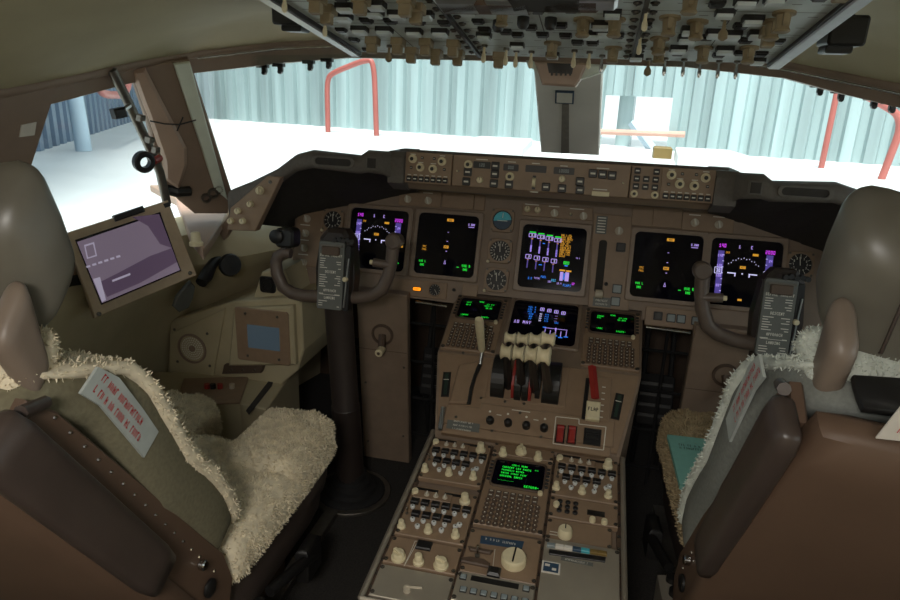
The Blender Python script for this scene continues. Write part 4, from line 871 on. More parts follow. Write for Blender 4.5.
b = MB(); P = [PED.pix(*p, .014) for p in ((549, 549), (606, 557), (605, 562), (549, 554))]; b.prism(PED, P, .012, .015, 0, .001); b.build('paper_slot', black, t)
for k, m in enumerate((greyb, paper, paper, navy, tealg, yellow, yellow)):
    u, v = PED.pix(551+8.6*k, 545.5+1.35*k, .014); b = MB(); b.box(PED, u, v, .012, .016, .009, .006, 0, .001); b.build('printer_key', m, t)
b = MB(); u, v = PED.pix(551, 567, .014); b.box(PED, u, v, .012, .034, .028, .001, 0); b.box(PED, u, v, .013, .028, .022, .0005, 1); b.quad(PED, u-.007, v+.004, .009, .006, .0137, 0); b.quad(PED, u+.006, v-.004, .008, .006, .0137, 0); b.build('sticker', [paper, navy], t)
b = MB(); f = PED.sub(*PED.pix(577, 561, .014), .0125, -.03); b.box(f, 0, 0, 0, .06, .009, .0005, 0); b.scrawl(f, 0, 0, .0007, .045, .005, 1, 33); b.build('name_strip', [cardm, whitep], t)
b = MB(); b.box(PED, .149, -.30, .012, .135, .012, .004, 0, .001); b.build('tear_bar', alu, t)
# ------------------------------------------------------------------ overhead panel
op = thing('overhead_panel', 'pale grey overhead panel crowded with switches and knobs', 'overhead panel', OH.pt(0, 0))
VM = .95
b = MB(); b.prism(OH, rect(0, VM/2, .76, VM), -.06, 0, 0, .001); b.build('base_plate', greyov, op)
for s in (-1, 1):
    b = MB(); b.prism(OH, rect(s*.386, VM/2-.004, .022, VM+.01), -.05, .008, 0, .003); b.build('side_rail', alu, op)
    b = MB(); b.prism(OH, [(s*.372, 0), (s*.378, 0), (s*.378, VM), (s*.372, VM)], 0, .006); b.build('rail_gasket', black, op)
for px0, py0, px1, py1 in ((476.7, 53.4, 437.7, 3), (634.4, 57.8, 645, 3)):
    u0, v0 = OH.pix(px0, py0, .004); u1, v1 = OH.pix(px1, py1, .004); uu = (u0+u1)/2
    b = MB(); b.prism(OH, rect(uu, VM/2, .006, VM-.01), -.001, .006); b.build('divider_strip', black, op)
    for k in range(9):
        for s in (-1, 1): inst('fastener', DZUS, OH, uu+s*.011, .03+.04*k, 0, op, rnd.random()*3, 1.2)
# seams between modules
b = MB()
for k in range(6):
    for x0, x1 in ((-.37, -.135), (-.125, .135), (.145, .37)): b.quad(OH, (x0+x1)/2, .085+.115*k+.02*(x0 < -.3), x1-x0, .0018, .0004)
for u in (-.25, .0, .26): b.quad(OH, u, VM/2, .0015, VM-.02, .0004)
b.build('module_seam', black, op, kind='stuff')
kind = dict(G=('guarded_switch', G_khaki), T=('toggle_switch', T_cream), K=('toggle_switch', T_khaki), S=('toggle_switch', T_steel), L=('push_button', P_glint), D=('push_button', P_dark), M=('selector_knob', K_med), R=('rotary_knob', K_tall))
K_khaki = km([(.014, 0), (.014, .003), (.009, .004), (.008, .018), (.010, .022), (.008, .024)], 14, olivek, 'khaki_knob', lambda b: b.box(I, 0, 0, .004, .006, .03, .014, 0, .001))
kind['O'] = ('rotary_knob', K_khaki); kind['B'] = ('rotary_knob', K_black)
spots = [('G', 372.5, 45), ('G', 327.8, 14.5), ('G', 317, 3.6), ('G', 361, 4.3), ('G', 398, 46), ('G', 426, 47), ('G', 453.5, 48.4), ('G', 416.7, 13.7), ('G', 406, 5.8), ('K', 389, 52), ('G', 411.7, 55), ('G', 436, 57), ('G', 458, 57.5),
         ('L', 359.5, 34.7), ('L', 384, 35.4), ('L', 374, 18), ('L', 376, 10.8), ('L', 413.8, 36.8), ('L', 439.8, 37.3), ('L', 345, 13), ('L', 397, 20), ('D', 366, 27), ('D', 390, 27.5), ('D', 418, 28.5), ('D', 444, 29.5), ('D', 340, 5), ('L', 424, 20.5), ('L', 343, 22),
         ('T', 484, 52), ('G', 499, 60), ('T', 506, 55), ('T', 516, 57), ('T', 531, 58), ('O', 552, 50), ('T', 574, 57), ('T', 589, 58.5), ('S', 601.7, 62), ('O', 612.7, 55), ('O', 583, 27.5), ('O', 614.5, 27.5), ('B', 522.8, 25.7), ('B', 550.3, 26.6), ('B', 498, 29), ('D', 484, 36), ('D', 505, 38), ('D', 517, 41), ('D', 542, 41), ('D', 565, 42), ('D', 577, 48.5), ('D', 592, 49), ('L', 590, 40), ('D', 617, 42), ('D', 560, 32), ('L', 605, 38), ('D', 530, 34), ('L', 600, 30.5),
         ('O', 669, 26), ('O', 659, 46), ('O', 659, 55.6), ('O', 703, 55), ('O', 696.6, 30), ('K', 724, 27), ('O', 748.5, 55), ('K', 648, 66), ('S', 664.8, 65), ('S', 683.6, 66), ('S', 700, 67), ('S', 718, 68.3), ('S', 734.8, 69.8), ('L', 677.8, 54), ('L', 686.4, 44), ('L', 715, 39), ('L', 731, 40.4), ('L', 724, 55), ('D', 677, 59), ('D', 718, 61), ('D', 740, 59), ('D', 706, 44), ('O', 772, 30), ('G', 768, 37), ('L', 752, 26), ('L', 757, 40), ('L', 690, 36), ('D', 740, 33), ('O', 783, 22), ('D', 760, 60), ('D', 745, 47), ('O', 690, 3), ('L', 745, 8), ('D', 716, 12)]
used = []
for k, px, py in spots:
    n_, me = kind[k]; u, v = OH.pix(px, py, .012)
    if abs(u) > .362 or v < .012: v = max(v, .014); u = max(-.36, min(.36, u))
    used.append((u, v)); inst(n_, me, OH, u, v, 0, op, pi if k == 'G' else 0, 1.0 if k in 'GTKS' else 1.05)
for r_ in range(13):                         # the rows further aft that the frame cuts off
    for c in range(15):
        u = -.345+.0493*c+rnd.uniform(-.004, .004); v = .035+.07*r_+rnd.uniform(-.006, .006)
        if min((u-a)**2+(v-d)**2 for a, d in used) < .031**2: continue
        k = rnd.choice('LDTDLOGLDB' if v > .3 else 'LDDLTDL'); n_, me = kind[k]; used.append((u, v)); inst(n_, me, OH, u, v, 0, op, pi if k == 'G' else 0, .95)
for px, py, w_, h, m in ((458, 9, .055, .05, alu), (508, 10, .055, .05, alu), (484, 10, .12, .05, brownd), (545, 6, .09, .06, under), (596, 6, .05, .045, alu), (570, 8, .07, .05, brownd)):
    u, v = OH.pix(px, py, .03); b = MB(); b.prism(OH, rr(u, v, w_, h, .004, 3), 0, .03, 0, .004); b.build('module_block', m, op)
b = MB()
for r_ in range(12):
    for c in range(22):
        u = -.355+.034*c; v = .02+.055*r_; b.quad(OH, u, v, .012, .002, .0005)
b.build('legend', black, op, kind='stuff')
# lamps on the headliner beside the overhead panel
for s, px, py, lab in ((-1, 292, 13, "captain's"), (1, 843, 32, "copilot's")):
    c = hit(px, py, 'y', -.62); f = Fr(c, (1, 0, 0), (0, 0, 1)); t = thing('reading_lamp', "black boxy reading lamp on the %s side of the overhead panel" % lab, 'lamp', c-Vector((0, 0, .04)))
    b = MB(); b.prism(f, rr(0, 0, .055, .045, .006), -.03, .03, 0, .004); b.build('housing', black, t)
    b = MB(); b.prism(f, rr(-.006*s, -.027, .04, .012, .004), -.02, .02, 0, .002); b.build('lens', black, t)
    b = MB(); b.tube([c+Vector((0, 0, .02)), c+Vector((0, 0, .10))], .012, 8); b.build('stem', black, t)
# ------------------------------------------------------------------ control columns and yokes
def yoke(s):
    xc = -.517 if s < 0 else .522; who = "captain's" if s < 0 else "copilot's"
    t = thing('control_column', "dark brown %s control column with horned yoke" % who, 'control column', (xc, -.24, 0))
    YK = Fr((-.517, -.345, .72), (1, 0, 0), (0, .12, .99)); dx = Vector((xc+.517, 0, .0 if s < 0 else -.005))
    fx = (lambda p: Vector((xc-(p.x+.517)*1.0, p.y, p.z))) if s > 0 else (lambda p: p)
    tr = lambda p: Vector((p.x+dx.x, p.y, p.z+dx.z))
    trm = tr if s < 0 else (lambda p: Vector((xc-.012-(p.x+.517)*1.02, p.y, p.z-.005)))
    ms = 1 if s < 0 else -1
    top = Vector((xc, -.33, .66)); base = Vector((xc, -.245, .02))
    b = MB(); b.tube([base, base.lerp(top, .45)], .040, 20); b.build('lower_column', colm, t, 60)
    b = MB(); b.tube([base.lerp(top, .45), base.lerp(top, .455), top], [.0395, .0375, .0365], 20); b.build('upper_column', colm, t, 60)
    b = MB(); f = XY(0); b.lathe(Fr((xc, -.245, 0), (1, 0, 0), (0, 1, 0)), 0, 0, [(.10, 0), (.10, .012), (.09, .018), (.075, .018), (.072, .03), (.06, .034), (.058, .05), (.046, .055), (.045, .075), (.04, .08)], 28); b.build('floor_boot', rubber, t, 40)
    b = MB(); b.ring(Fr((xc, -.245, 0), (1, 0, 0), (0, 1, 0)), circ(0, 0, .118, 32), circ(0, 0, .096, 32), 0, .008, 0, .002); b.build('boot_ring', screwm, t)
    P = [YK.pix(*p) for p in ((291, 253.5), (284, 252.5), (278, 256), (276, 263), (277, 273), (283, 287), (292, 293), (305, 296), (332, 297), (359, 297.5), (373, 295), (382, 289), (388, 276), (391.5, 262), (393, 248), (394.5, 241))]
    P3 = [trm(YK.pt(u, v, 0)) for u, v in P]
    b = MB(); b.tube(P3, [.013, .014, .0155, .016, .0165, .0165, .0165, .0165, .0175, .0165, .0165, .0165, .016, .016, .0165, .017], 12, flat=.9, up=(0, -1, .1)); b.build('yoke_wheel', yokem, t, 60)
    u, v = YK.pix(394.7, 241); b = MB(); c = trm(YK.pt(u, v, 0)); f = Fr(c, (1, 0, 0), (0, .12, .99)); b.lathe(f, 0, 0, [(.019, -.02), (.021, 0), (.020, .016), (.016, .020)], 18); b.build('grip_cap', yokem, t, 40)
    u, v = YK.pix(284, 237.5); c = trm(YK.pt(u, v, 0)); f = Fr(c, (1, 0, 0), (0, .12, .99)); b = MB(); b.prism(f, rr(.006, 0, .05, .05, .012), -.03, .015, 0, .006); b.lathe(Fr(f.pt(-.012, .003, .012), f.U, f.V), 0, 0, [(.018, 0), (.018, .010), (.014, .013)], 16); b.tube([f.pt(.0, -.02, 0), f.pt(.002, -.045, 0)], .009, 8); b.build('switch_box', black, t, 40)
    u, v = YK.pix(379, 262); c = trm(YK.pt(u, v, 0)); b = MB(); b.tube([c+Vector((-.012*ms, -.008, 0)), c+Vector((.035*ms, -.004, -.004))], .011, 8); b.build('trigger', yokem, t, 50)
    b = MB(); b.tube([c+Vector((-.02*ms, -.008, .0)), c+Vector((-.01*ms, -.008, 0))], .006, 8); b.build('trigger_tip', cream, t, 50)
    # hub behind the checklist
    HB = Fr(tr(Vector((-.517, -.335, .735))), (1, 0, 0), (0, .12, .99)); b = MB(); b.prism(HB, [(-.045, -.10), (.05, -.10), (.055, -.03), (.045, .06), (.025, .085), (-.02, .085), (-.04, .06), (-.05, -.02)], -.03, .02, 0, .01); b.build('yoke_hub', colm, t)
    # checklist clipboard
    CKf = Fr((-.517, -.375, .74), (1, 0, 0), (0, .16, .98)); ck = thing('checklist_clipboard', "grey checklist card with brown clip on the %s yoke" % who, 'checklist', tr(CKf.pt(-.0, -.12)))
    q = [CKf.pix(*p) for p in ((318.5, 240.5), (344, 242.5), (342, 311), (317, 309))]; O = Vector((-.012 if s > 0 else 0, 0, .012 if s > 0 else 0))+tr(CKf.pt((q[0][0]+q[1][0])/2*.5+(q[2][0]+q[3][0])/4, (q[0][1]+q[2][1])/2)); cf = Fr(O, CKf.U+CKf.V*0.0, CKf.V); hw = (q[1][0]-q[0][0])/2; hh = (q[0][1]-q[2][1])/2
    b = MB(); b.prism(cf, rr(0, 0, 2*hw, 2*hh, .006), -.012, 0, 0, .001); b.build('card', cardm, ck)
    b = MB(); b.prism(cf, rr(hw+.008, -.004, .014, 2*hh-.006, .004), -.03, -.004, 0, .001); b.tube([cf.pt(hw+.012, hh*.55, -.002), cf.pt(hw+.004, -hh*.9, -.002)], .0022, 6, 1); b.build('card_back', [black, alu], ck)
    b = MB(); b.prism(cf, rr(.0, hh-.022, hw*1.35, .022, .003), 0, .010, 0, .002); b.box(cf, 0, hh-.010, 0, hw*1.7, .006, .006, 1); b.build('clip', [brownd, screwm], ck)
    b = MB(); y = hh*.60
    for hd, n in (('BEFORE TAKEOFF', 5), ('DESCENT', 6), ('APPROACH', 1), ('LANDING', 3)):
        b.text(cf, 0, y, .0005, hd, .0065, 0); y -= .0088
        for k in range(n):
            wl_ = rnd.uniform(.010, .024); b.quad(cf, -hw*.85+wl_/2, y, wl_, .0018, .0005); wr = rnd.uniform(.006, .018)
            if rnd.random() < .75: b.quad(cf, hw*.8-wr/2, y-.001, wr, .0018, .0005)
            y -= .0056
        y -= .004
    b.quad(cf, 0, -hh*.56, hw*1.6, .001, .0005); b.build('checklist_print', whitep, ck, kind='stuff')
    f = Fr(cf.pt(hw+.006, -.005, .0), cf.U, cf.V); b = MB(); b.lathe(f, 0, 0, [(.0065, -.01), (.0065, .004), (.005, .006)], 12); b.build('thumb_screw', cream, ck, 40)
    b = MB()
    for k in range(5): b.cyl(cf, hw*.2+.011*k, hh+.004+.003*(k % 2), -.014, .0, .006, seg=8)
    b.build('cable_clamp', black, ck)
yoke(-1); yoke(1)
# ------------------------------------------------------------------ below the panel: pedal covers, pedals, foot wells
for s in (-1, 1):
    who = "captain's" if s < 0 else "copilot's"
    t = thing('pedal_cover', 'brown %s cover panel with adjuster crank below the instrument panel' % who, 'cover panel', (.475*s, -.06, 0))
    f = Fr((.475*s, -.07, .3), (1, 0, 0), (0, -.10, 1)); b = MB(); b.prism(f, rect(0, -.01, .155, .60), -.03, 0, 0, .003); b.build('cover', brown, t)
    b = MB(); b.quad(f, 0, .10, .15, .002, .0006); b.build('seam', brownd, t)
    cu, cv = (0 if s < 0 else .02), .155
    b = MB(); b.ring(f, circ(cu, cv, .034, 24), circ(cu, cv, .027, 24), 0, .006, 0, .001); b.build('crank_plate', brownd, t)
    b = MB(); b.tube([f.pt(cu, cv, .004), f.pt(cu+.006, cv-.032, .03)], .011, 8); b.lathe(Fr(f.pt(cu+.006, cv-.034, .028), f.U, f.V), 0, 0, [(.012, 0), (.012, .03), (.010, .032)], 14, 1); b.lathe(Fr(f.pt(cu+.006, cv-.034, .0605), f.U, f.V), 0, 0, [(.005, 0), (.005, .0005)], 10, 0); b.build('crank', [brownd, cream], t, 40)
    for u, v in ((-.06, -.02), (.065, .05), (.06, -.2), (-.06, -.24)): inst('screw', SCREW, f, u, v, 0, t, 1, 1.2)
    for k, x in enumerate((.35, .66)):
        t = thing('rudder_pedal', "black %s rudder pedal %s the column" % (who, 'inboard of' if k == 0 else 'outboard of'), 'pedal', (x*s, .16, 0)); f = Fr((x*s, .12, .26), (1, 0, 0), (0, .35, 1))
        b = MB(); b.prism(f, rr(0, 0, .11, .16, .012), -.012, 0, 0, .003); b.build('pad', rubber, t)
        for q in range(4): b = MB(); b.box(f, 0, -.05+.033*q, 0, .095, .01, .005); b.build('tread', black, t)
        for d in (-.04, .04): b = MB(); b.tube([f.pt(d, .05, -.01), (x*s+d, .24, .55)], .008, 6); b.tube([f.pt(d, -.06, -.01), (x*s+d, .18, .0)], .008, 6); b.build('pedal_arm', rubber, t)
    b = MB(); x0 = .27*s
    for q in range(4): b.tube([Vector((x0+.0*s, .05+.0*q, .06+.13*q)), Vector((x0+.17*s, .05, .06+.13*q))], .005, 6)
    for q in range(3): b.tube([Vector((x0+(.0+.08*q)*s, .05, .0)), Vector((x0+(.0+.08*q)*s, .05, .52))], .005, 6)
    b.build('foot_well_frame', rubber, label='dark grid frame in the %s foot well beside the console' % who, cat='frame')
    b = MB(); b.prism(PAN, [(-.795, -.02), (-.795, .2), (-.78, .2), (-.78, -.02)] if s < 0 else [(.86, -.02), (.86, .2), (.84, .2), (.84, -.02)], -.3, -.004); b.build('panel_cheek', brown, ip)
# ------------------------------------------------------------------ captain side console, speaker, small screen
def cons(s):
    who = "captain's" if s < 0 else "copilot's"; m_ = (lambda P: P) if s < 0 else (lambda P: [(-x, y) for x, y in P])
    F_ = XZ(-.205); t = thing('side_console', "tan %s side console with oxygen panel and speaker grille" % who, 'console', (.95*s, -.25, 0))
    P = m_(F_.pp([(162, 420), (168, 322), (229, 303), (299, 298), (302, 352), (296, 372), (240, 420)])); b = MB(); b.prism(F_, P, -.25, -.012, 0, .004); b.build('body', tan, t)
    P = m_(F_.pp([(168, 378), (169, 334), (224, 309), (212, 378)])); b = MB(); b.prism(F_, P, -.013, -.004, 0, .002); b.build('speaker_plate', tan, t)
    u, v = F_.pix(191.5, 349); u = u*-s; b = MB(); b.ring(F_, circ(u, v, .048, 28), circ(u, v, .042, 28), -.004, .001, 0, .001)
    for r in (.013, .020, .027, .034):
        for k in range(int(r*900)): a = 2*pi*k/int(r*900); b.cyl(F_, u+r*cos(a), v+r*sin(a), -.004, -.0032, .0024, seg=6, mi=1)
    b.cyl(F_, u, v, -.004, -.001, .010, seg=16); b.build('speaker_grille', [trimb, whitep], t, kind='stuff')
    for dx, dy in ((-.055, .055), (.055, .055), (-.055, -.05), (.055, -.05)): inst('screw', SCREW, F_, u+dx, v+dy, -.004, t, 1, 1.4)
    P = m_(F_.pp([(235, 308), (294, 305), (297, 364), (230, 365)])); b = MB(); b.prism(F_, P, -.013, .012, 0, .006); b.build('screen_box', tan, t)
    P = m_(F_.pp([(238, 310.5), (288, 310.5), (289, 361), (238, 361)], .012)); cu, cv = sum(p[0] for p in P)/4, sum(p[1] for p in P)/4; w_ = max(p[0] for p in P)-min(p[0] for p in P)
    b = MB(); b.prism(F_, rr(cu, cv, w_, .165, .008), .012, .017, 0, .002); b.build('screen_plate', brown2, t)
    b = MB(); b.prism(F_, rect(cu+.004, cv-.003, w_*.60, .072), .016, .0175); b.build('small_screen', E_['teal'], t, label='small lit blue-grey screen')
    for dx in (-.05, .05):
        for dy in (-.066, .066): inst('screw', SCREW, F_, cu+dx, cv+dy, .017, t, 1, 1.3)
    P = m_(F_.pp([(224, 365), (264, 364), (261, 373), (222, 374)], .004)); b = MB(); b.prism(F_, P, -.012, .006, 0, .002); b.build('switch_strip', brownd, t)
    for px in (232, 243, 255): u, v = F_.pix(px, 367, .006); inst('toggle_switch', T_steel, F_, u*-s, v-.008, .006, t, 0, .5)
    # top of the low console with the oxygen panel
    T = XY(.30); m_ = (lambda P: P) if s < 0 else (lambda P: [(max(-x, .83+.01*k), y) for k, (x, y) in enumerate(P)]); P = m_(T.pp([(110, 372), (243, 371), (298, 364), (266, 409), (240, 403), (110, 400)])); b = MB(); b.prism(T, P, -.28, 0, 0, .004); b.build('console_top', tan, t)
    P = m_(T.pp([(184, 380), (249, 378), (240, 404), (175, 406)])); b = MB(); b.prism(T, P, 0, .006, 0, .002); b.build('oxygen_panel', brown2, t)
    for px, m in ((207, redg), (213, black), (220, redg), (232, greyk)): u, v = T.pix(px, 387, .01); b = MB(); b.cyl(T, u*-s, v, .006, .02, .008, seg=10); b.build('oxygen_knob', m, t)
    P = m_(T.pp([(246, 411), (276, 372), (272, 386), (249, 415)])); b = MB(); b.prism(T, P, 0, .002); b.build('slot', under, t)
cons(-1); cons(1)
# tan pod with round air outlet below the light panel
F_ = XZ(-.16)
b = MB(); P = F_.pp([(252, 303), (258, 282), (262, 272), (284, 270), (296, 300)]); b.prism(F_, P, -.2, 0, 0, .004); b.build('air_outlet_pod', tan, label='tan pod holding a black air outlet outboard of the yoke', cat='air outlet'); pod = bpy.data.objects['air_outlet_pod']
b = MB(); u, v = F_.pix(268, 284.5); b.prism(F_, rr(u, v, .05, .05, .010), 0, .006, 0, .003); b.ring(F_, circ(u, v, .019, 20), circ(u, v, .012, 20), .006, .010, 0, .001); b.build('outlet', black, pod)
# air vent, drip flap and flexible nozzle on the side liner
SL = Fr((-1.0, -.33, .64), (.40, .9, 0), (.18, .0, .98))
b = MB(); u, v = SL.pix(184, 297); f = SL.sub(u, v, 0, -.35); b.prism(f, [(.0, .05), (.022, .035), (.028, .0), (.024, -.03), (0, -.045), (-.026, -.03), (-.026, 0), (-.012, .03)], -.004, .006, 0, .003); b.build('teardrop_flap', cardm, label='grey teardrop flap on the tan side liner', cat='flap')
nz = thing('air_nozzle', 'black jointed air nozzle on the side liner beside the tablet', 'air nozzle', hit(202, 275, 'x', -.98))
b = MB(); p = [hit(px, py, 'x', -.95) for px, py in ((201, 283), (206, 276), (214, 262), (222, 257))]; b.tube(p, [.016, .02, .014, .010], 10); b.build('arm', black, nz, 50)
b = MB(); c = hit(230, 265, 'x', -.91); f = Fr(c, (.55, .75, .25), (-.35, -.2, .9)); b.lathe(f, 0, 0, [(.03, -.012), (.034, 0), (.030, .010), (.0, .012)], 18); 
o = b.build('disc', black, nz, 40)
# corner sill: brown shelf with cream knob
T = XY(.766); b = MB(); b.prism(T, T.pp([(150, 186), (184, 186), (232, 196), (228, 212), (215, 234), (203, 252), (190, 236), (176, 200)]), -.02, .004, 0, .003); sh = b.build('corner_sill', postm, label='brown corner sill shelf at the foot of the window post', cat='sill')
u, v = T.pix(196, 241, .015); inst('sill_knob', K_tall, T, u, v, .004, sh, 0, 1.8)
b = MB(); T2 = Fr(T.pt(*T.pix(216, 236)), (.5, .85, 0), (0, 0, 1)); b.prism(XZ(-.14), XZ(-.14).pp([(214, 238), (236, 203), (232, 226), (206, 272), (204, 256)]), -.02, 0, 0, .002); b.build('sill_cheek', trimb, sh)
# conduit and ledge below the side window
b = MB(); b.tube([hit(px, py, 'x', -1.06) for px, py in ((20, 310), (40, 296), (56, 286), (70, 281), (86, 279))], .013, 10); b.build('conduit', rubber, None, 60, label='black hose along the side ledge behind the tablet', cat='hose')
b = MB(); b.prism(SW, SW.pp([(-20, 270), (66, 244), (90, 285), (92, 305), (20, 330), (-20, 330)]), .0, .05, 0, .006); b.build('side_ledge', postm, label='brown ledge under the side window beside the headrest', cat='ledge')
# tablet
A, B_, C_ = hit(65, 233, 'x', -1.05), hit(168, 200, 'x', -.915), hit(95, 318, 'x', -.985)
EF = Fr(A, B_-A, A-C_); ef = thing('flight_tablet', 'tan framed tablet display mounted below the side window', 'tablet', EF.pt(*EF.pix(145, 297)))
out = EF.pp([(65, 233), (168, 200), (197, 275), (95, 318)]); inn = EF.pp([(75, 240), (160, 212), (181, 271), (101, 305)])
b = MB(); b.prism(EF, out, -.03, .0, 0, .002); b.build('case', tan if 0 else mat('tablet_tan_frame', (176, 156, 132), .5, var=.06), ef)
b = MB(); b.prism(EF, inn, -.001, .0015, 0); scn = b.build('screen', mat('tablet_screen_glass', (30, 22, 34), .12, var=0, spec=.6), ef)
b = MB(); ep = lambda pts: EF.pp(pts, .002)  # mauve reflection on the tablet glass, drawn as glowing patches
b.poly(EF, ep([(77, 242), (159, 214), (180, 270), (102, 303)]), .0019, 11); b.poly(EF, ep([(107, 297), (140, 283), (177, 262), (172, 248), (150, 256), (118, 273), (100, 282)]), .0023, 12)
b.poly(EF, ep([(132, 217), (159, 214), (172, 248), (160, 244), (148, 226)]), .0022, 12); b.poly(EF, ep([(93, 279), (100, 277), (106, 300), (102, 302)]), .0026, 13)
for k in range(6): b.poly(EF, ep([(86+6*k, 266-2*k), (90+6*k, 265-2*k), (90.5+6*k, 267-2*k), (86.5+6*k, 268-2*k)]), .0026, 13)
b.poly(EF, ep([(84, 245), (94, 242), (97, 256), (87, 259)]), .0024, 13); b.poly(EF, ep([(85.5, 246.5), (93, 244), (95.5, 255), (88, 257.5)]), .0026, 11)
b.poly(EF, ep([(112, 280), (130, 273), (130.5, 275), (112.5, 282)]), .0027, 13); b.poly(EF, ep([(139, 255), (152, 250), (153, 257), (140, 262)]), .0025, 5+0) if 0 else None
b.build('screen_overlay', CL, scn, kind='stuff')
b = MB(); b.prism(EF, EF.pp([(112, 216), (142, 206), (144.5, 212), (115, 222)]), -.01, .012, 0, .003); b.build('top_clamp', black, ef)
b = MB(); b.prism(EF, EF.pp([(163, 204), (169, 202), (171, 206), (165, 208)]), 0, .002); b.build('corner_buttons', black, ef)
for px, py in ((99, 314), (190, 273)): u, v = EF.pix(px, py); inst('screw', SCREW, EF, u, v, 0, ef, 0, 1.6)
b = MB(); b.tube([EF.pt(.12, -.1, -.03), EF.pt(.14, -.1, -.12)], .02, 10); b.build('mount_arm', screwm, ef)
# ------------------------------------------------------------------ seats
def nz_(p, s=30): return noise.noise(p*s)
def fuzz(mb, name, m, parent, n, L=.010, seed=1, bias=None):
    """short wool locks standing on the surface"""
    r = random.Random(seed); V = mb.v; fs = [f for f in mb.f if len(f) == 4]; b = MB(); vs = []; F = []
    ar = []; tot = 0
    for f in fs: a = (V[f[1]]-V[f[0]]).cross(V[f[3]]-V[f[0]]); tot += a.length; ar.append(tot)
    import bisect
    for k in range(n):
        f = fs[min(len(fs)-1, bisect.bisect(ar, r.random()*tot))]; s, t = r.random(), r.random()
        p = (V[f[0]]*(1-s)+V[f[1]]*s)*(1-t)+(V[f[3]]*(1-s)+V[f[2]]*s)*t
        nn = (V[f[1]]-V[f[0]]).cross(V[f[3]]-V[f[0]])
        if nn.length < 1e-9: continue
        nn.normalize()
        d = (nn+Vector((r.gauss(0, .55), r.gauss(0, .55), r.gauss(0, .55)))).normalized(); a = d.orthogonal().normalized(); a = (a*cos(6*s)+d.cross(a)*sin(6*s))*L*.24
        i = len(vs); tip = p+d*L*r.uniform(.6, 1.25); vs += [p-a, p+a, tip-a*.35+nn*.001, tip+a*.35]; F.append((i, i+1, i+3, i+2))
    b.v = vs; b.f = F; b.m = [0]*len(F); return b.build(name, m, parent, kind='stuff')
def seat(s, xc, O, a, vlen, cy0, cy1, who, fl, cl, yaw=0, fb=None):
    fb = fb or fl
    t = thing('pilot_seat', "%s sheepskin covered pilot seat with brown shell" % who, 'seat', (xc, (cy0+cy1)/2, 0))
    BK = Fr((xc, O[0], O[1]), (1, 0, 0), (0, -sin(a), cos(a)))    # N points aft
    mx = lambda x: -s*x                                           # inboard positive in local x
    def P(x, v, n): return BK.pt(mx(x), v, n)
    fw = (lambda p: p) if s < 0 else (lambda p: p)
    # back cushion cover: cloth side band and fleece front
    def cushion(p):
        v = p.y+vlen/2+.02; q = (v/vlen)
        wd = 1.0-.10*max(0, (q-.75)/.25)-.04*max(0, (.2-q)/.2); th = 1.0+.15*sin(pi*max(0, min(1, q)))-.15*max(0, (q-.8)/.2)
        return P(p.x*wd*1.09, v, -(.050+p.z*th)-.02*max(0, min(1, (q-.45)/.3))*(1-max(0, (q-.8)/.2))-.012*sin(pi*min(1, max(0, q/.45)))+.05*max(0, q-.84)/.16)
    b = MB(); b.rbox(cushion, (16, 24, 4), (.45, vlen, .092), .03); b.build('back_cushion', cl, t, 60)
    b = MB(); b.rbox(lambda p: cushion(Vector((p.x, p.y, p.z+.040)))+Vector((1, 1, 1))*.003*nz_(p, 60), (30, 40, 3), (.456, vlen+.008, .024), .0118)
    o = b.build('back_fleece', fb, t, 60); b.v = [v+o.matrix_world.translation*0+WM[o.name].translation for v in b.v]
    fuzz(b, 'back_wool', fb, t, 18000, .0048, 3)
    b = MB(); b.rbox(lambda p: P(p.x*1.06, vlen+.005+p.y, -.040+p.z)+Vector((1, 1, 1))*.004*nz_(p, 50), (24, 8, 8), (.40, .045, .09), .022); o = b.build('shoulder_fleece', fb, t, 60); b.v = [v+WM[o.name].translation for v in b.v]; fuzz(b, 'shoulder_wool', fb, t, 7000, .0046, 5)
    # printed tag on the inboard side of the cover
    sd = Fr(P(.2430, vlen-.10, -.056), BK.V, -BK.N)
    n1 = 1 if sd.N.x*(-s) > 0 else -1
    b = MB(); TG = [(-.095, -.020), (-.095, .020), (-.04, .024), (.03, .026), (.07, .014), (.07, -.024), (.03, -.016), (-.04, -.018)]
    b.prism(sd, TG, 0 if n1 > 0 else -.004, .004 if n1 > 0 else 0)
    sg = Fr(sd.pt(0, 0, .0045*n1), -BK.V if s < 0 else BK.V, BK.N*-1 if s < 0 else BK.N*-1)
    sg2 = Fr(sd.pt(0, 0, .0046*n1), BK.V*(-1 if s < 0 else 1), -BK.N)
    if sg2.N.x*(-s) < 0: sg2 = Fr(sg2.O, -sg2.U, sg2.V)
    b.scrawl(sg2, .0, .010, 0, .11, .010, 1, 4); b.scrawl(sg2, .006, -.007, 0, .125, .010, 1, 9); b.build('fabric_tag', [tagm, redp], t, label='white fabric tag with two lines of red print')
    # brown shell: side plate with rivets, back pan
    b = MB(); sp_ = Fr(P(.222, 0, 0), BK.V, BK.N); sgn = 1 if sp_.N.x*(-s) > 0 else -1
    PL = [(-.05, -.012), (.02, -.03), (vlen*.95, -.004), (vlen+.02, .01), (vlen+.01, .06), (vlen*.4, .085), (-.04, .075), (-.09, .04)]
    b.prism(sp_, PL, 0 if sgn > 0 else -.016, .016 if sgn > 0 else 0, 0, .003); b.build('side_plate', seatsh, t)
    b = MB(); sp2 = Fr(P(-.222, 0, 0), BK.V, BK.N); b.prism(sp2, PL, -.008, .008); b.build('side_plate', seatsh, t)
    b = MB(); so = sp_.pt(0, 0, .0165*sgn)
    for k in range(16): p = P(.2385, .03+vlen*.9*k/15, .004); b.lathe(Fr(p, BK.V, BK.N*(1 if sgn > 0 else -1)), 0, 0, [(.0028, 0), (.0018, .002)], 6)
    b.build('rivet', chrome, t, kind='stuff')
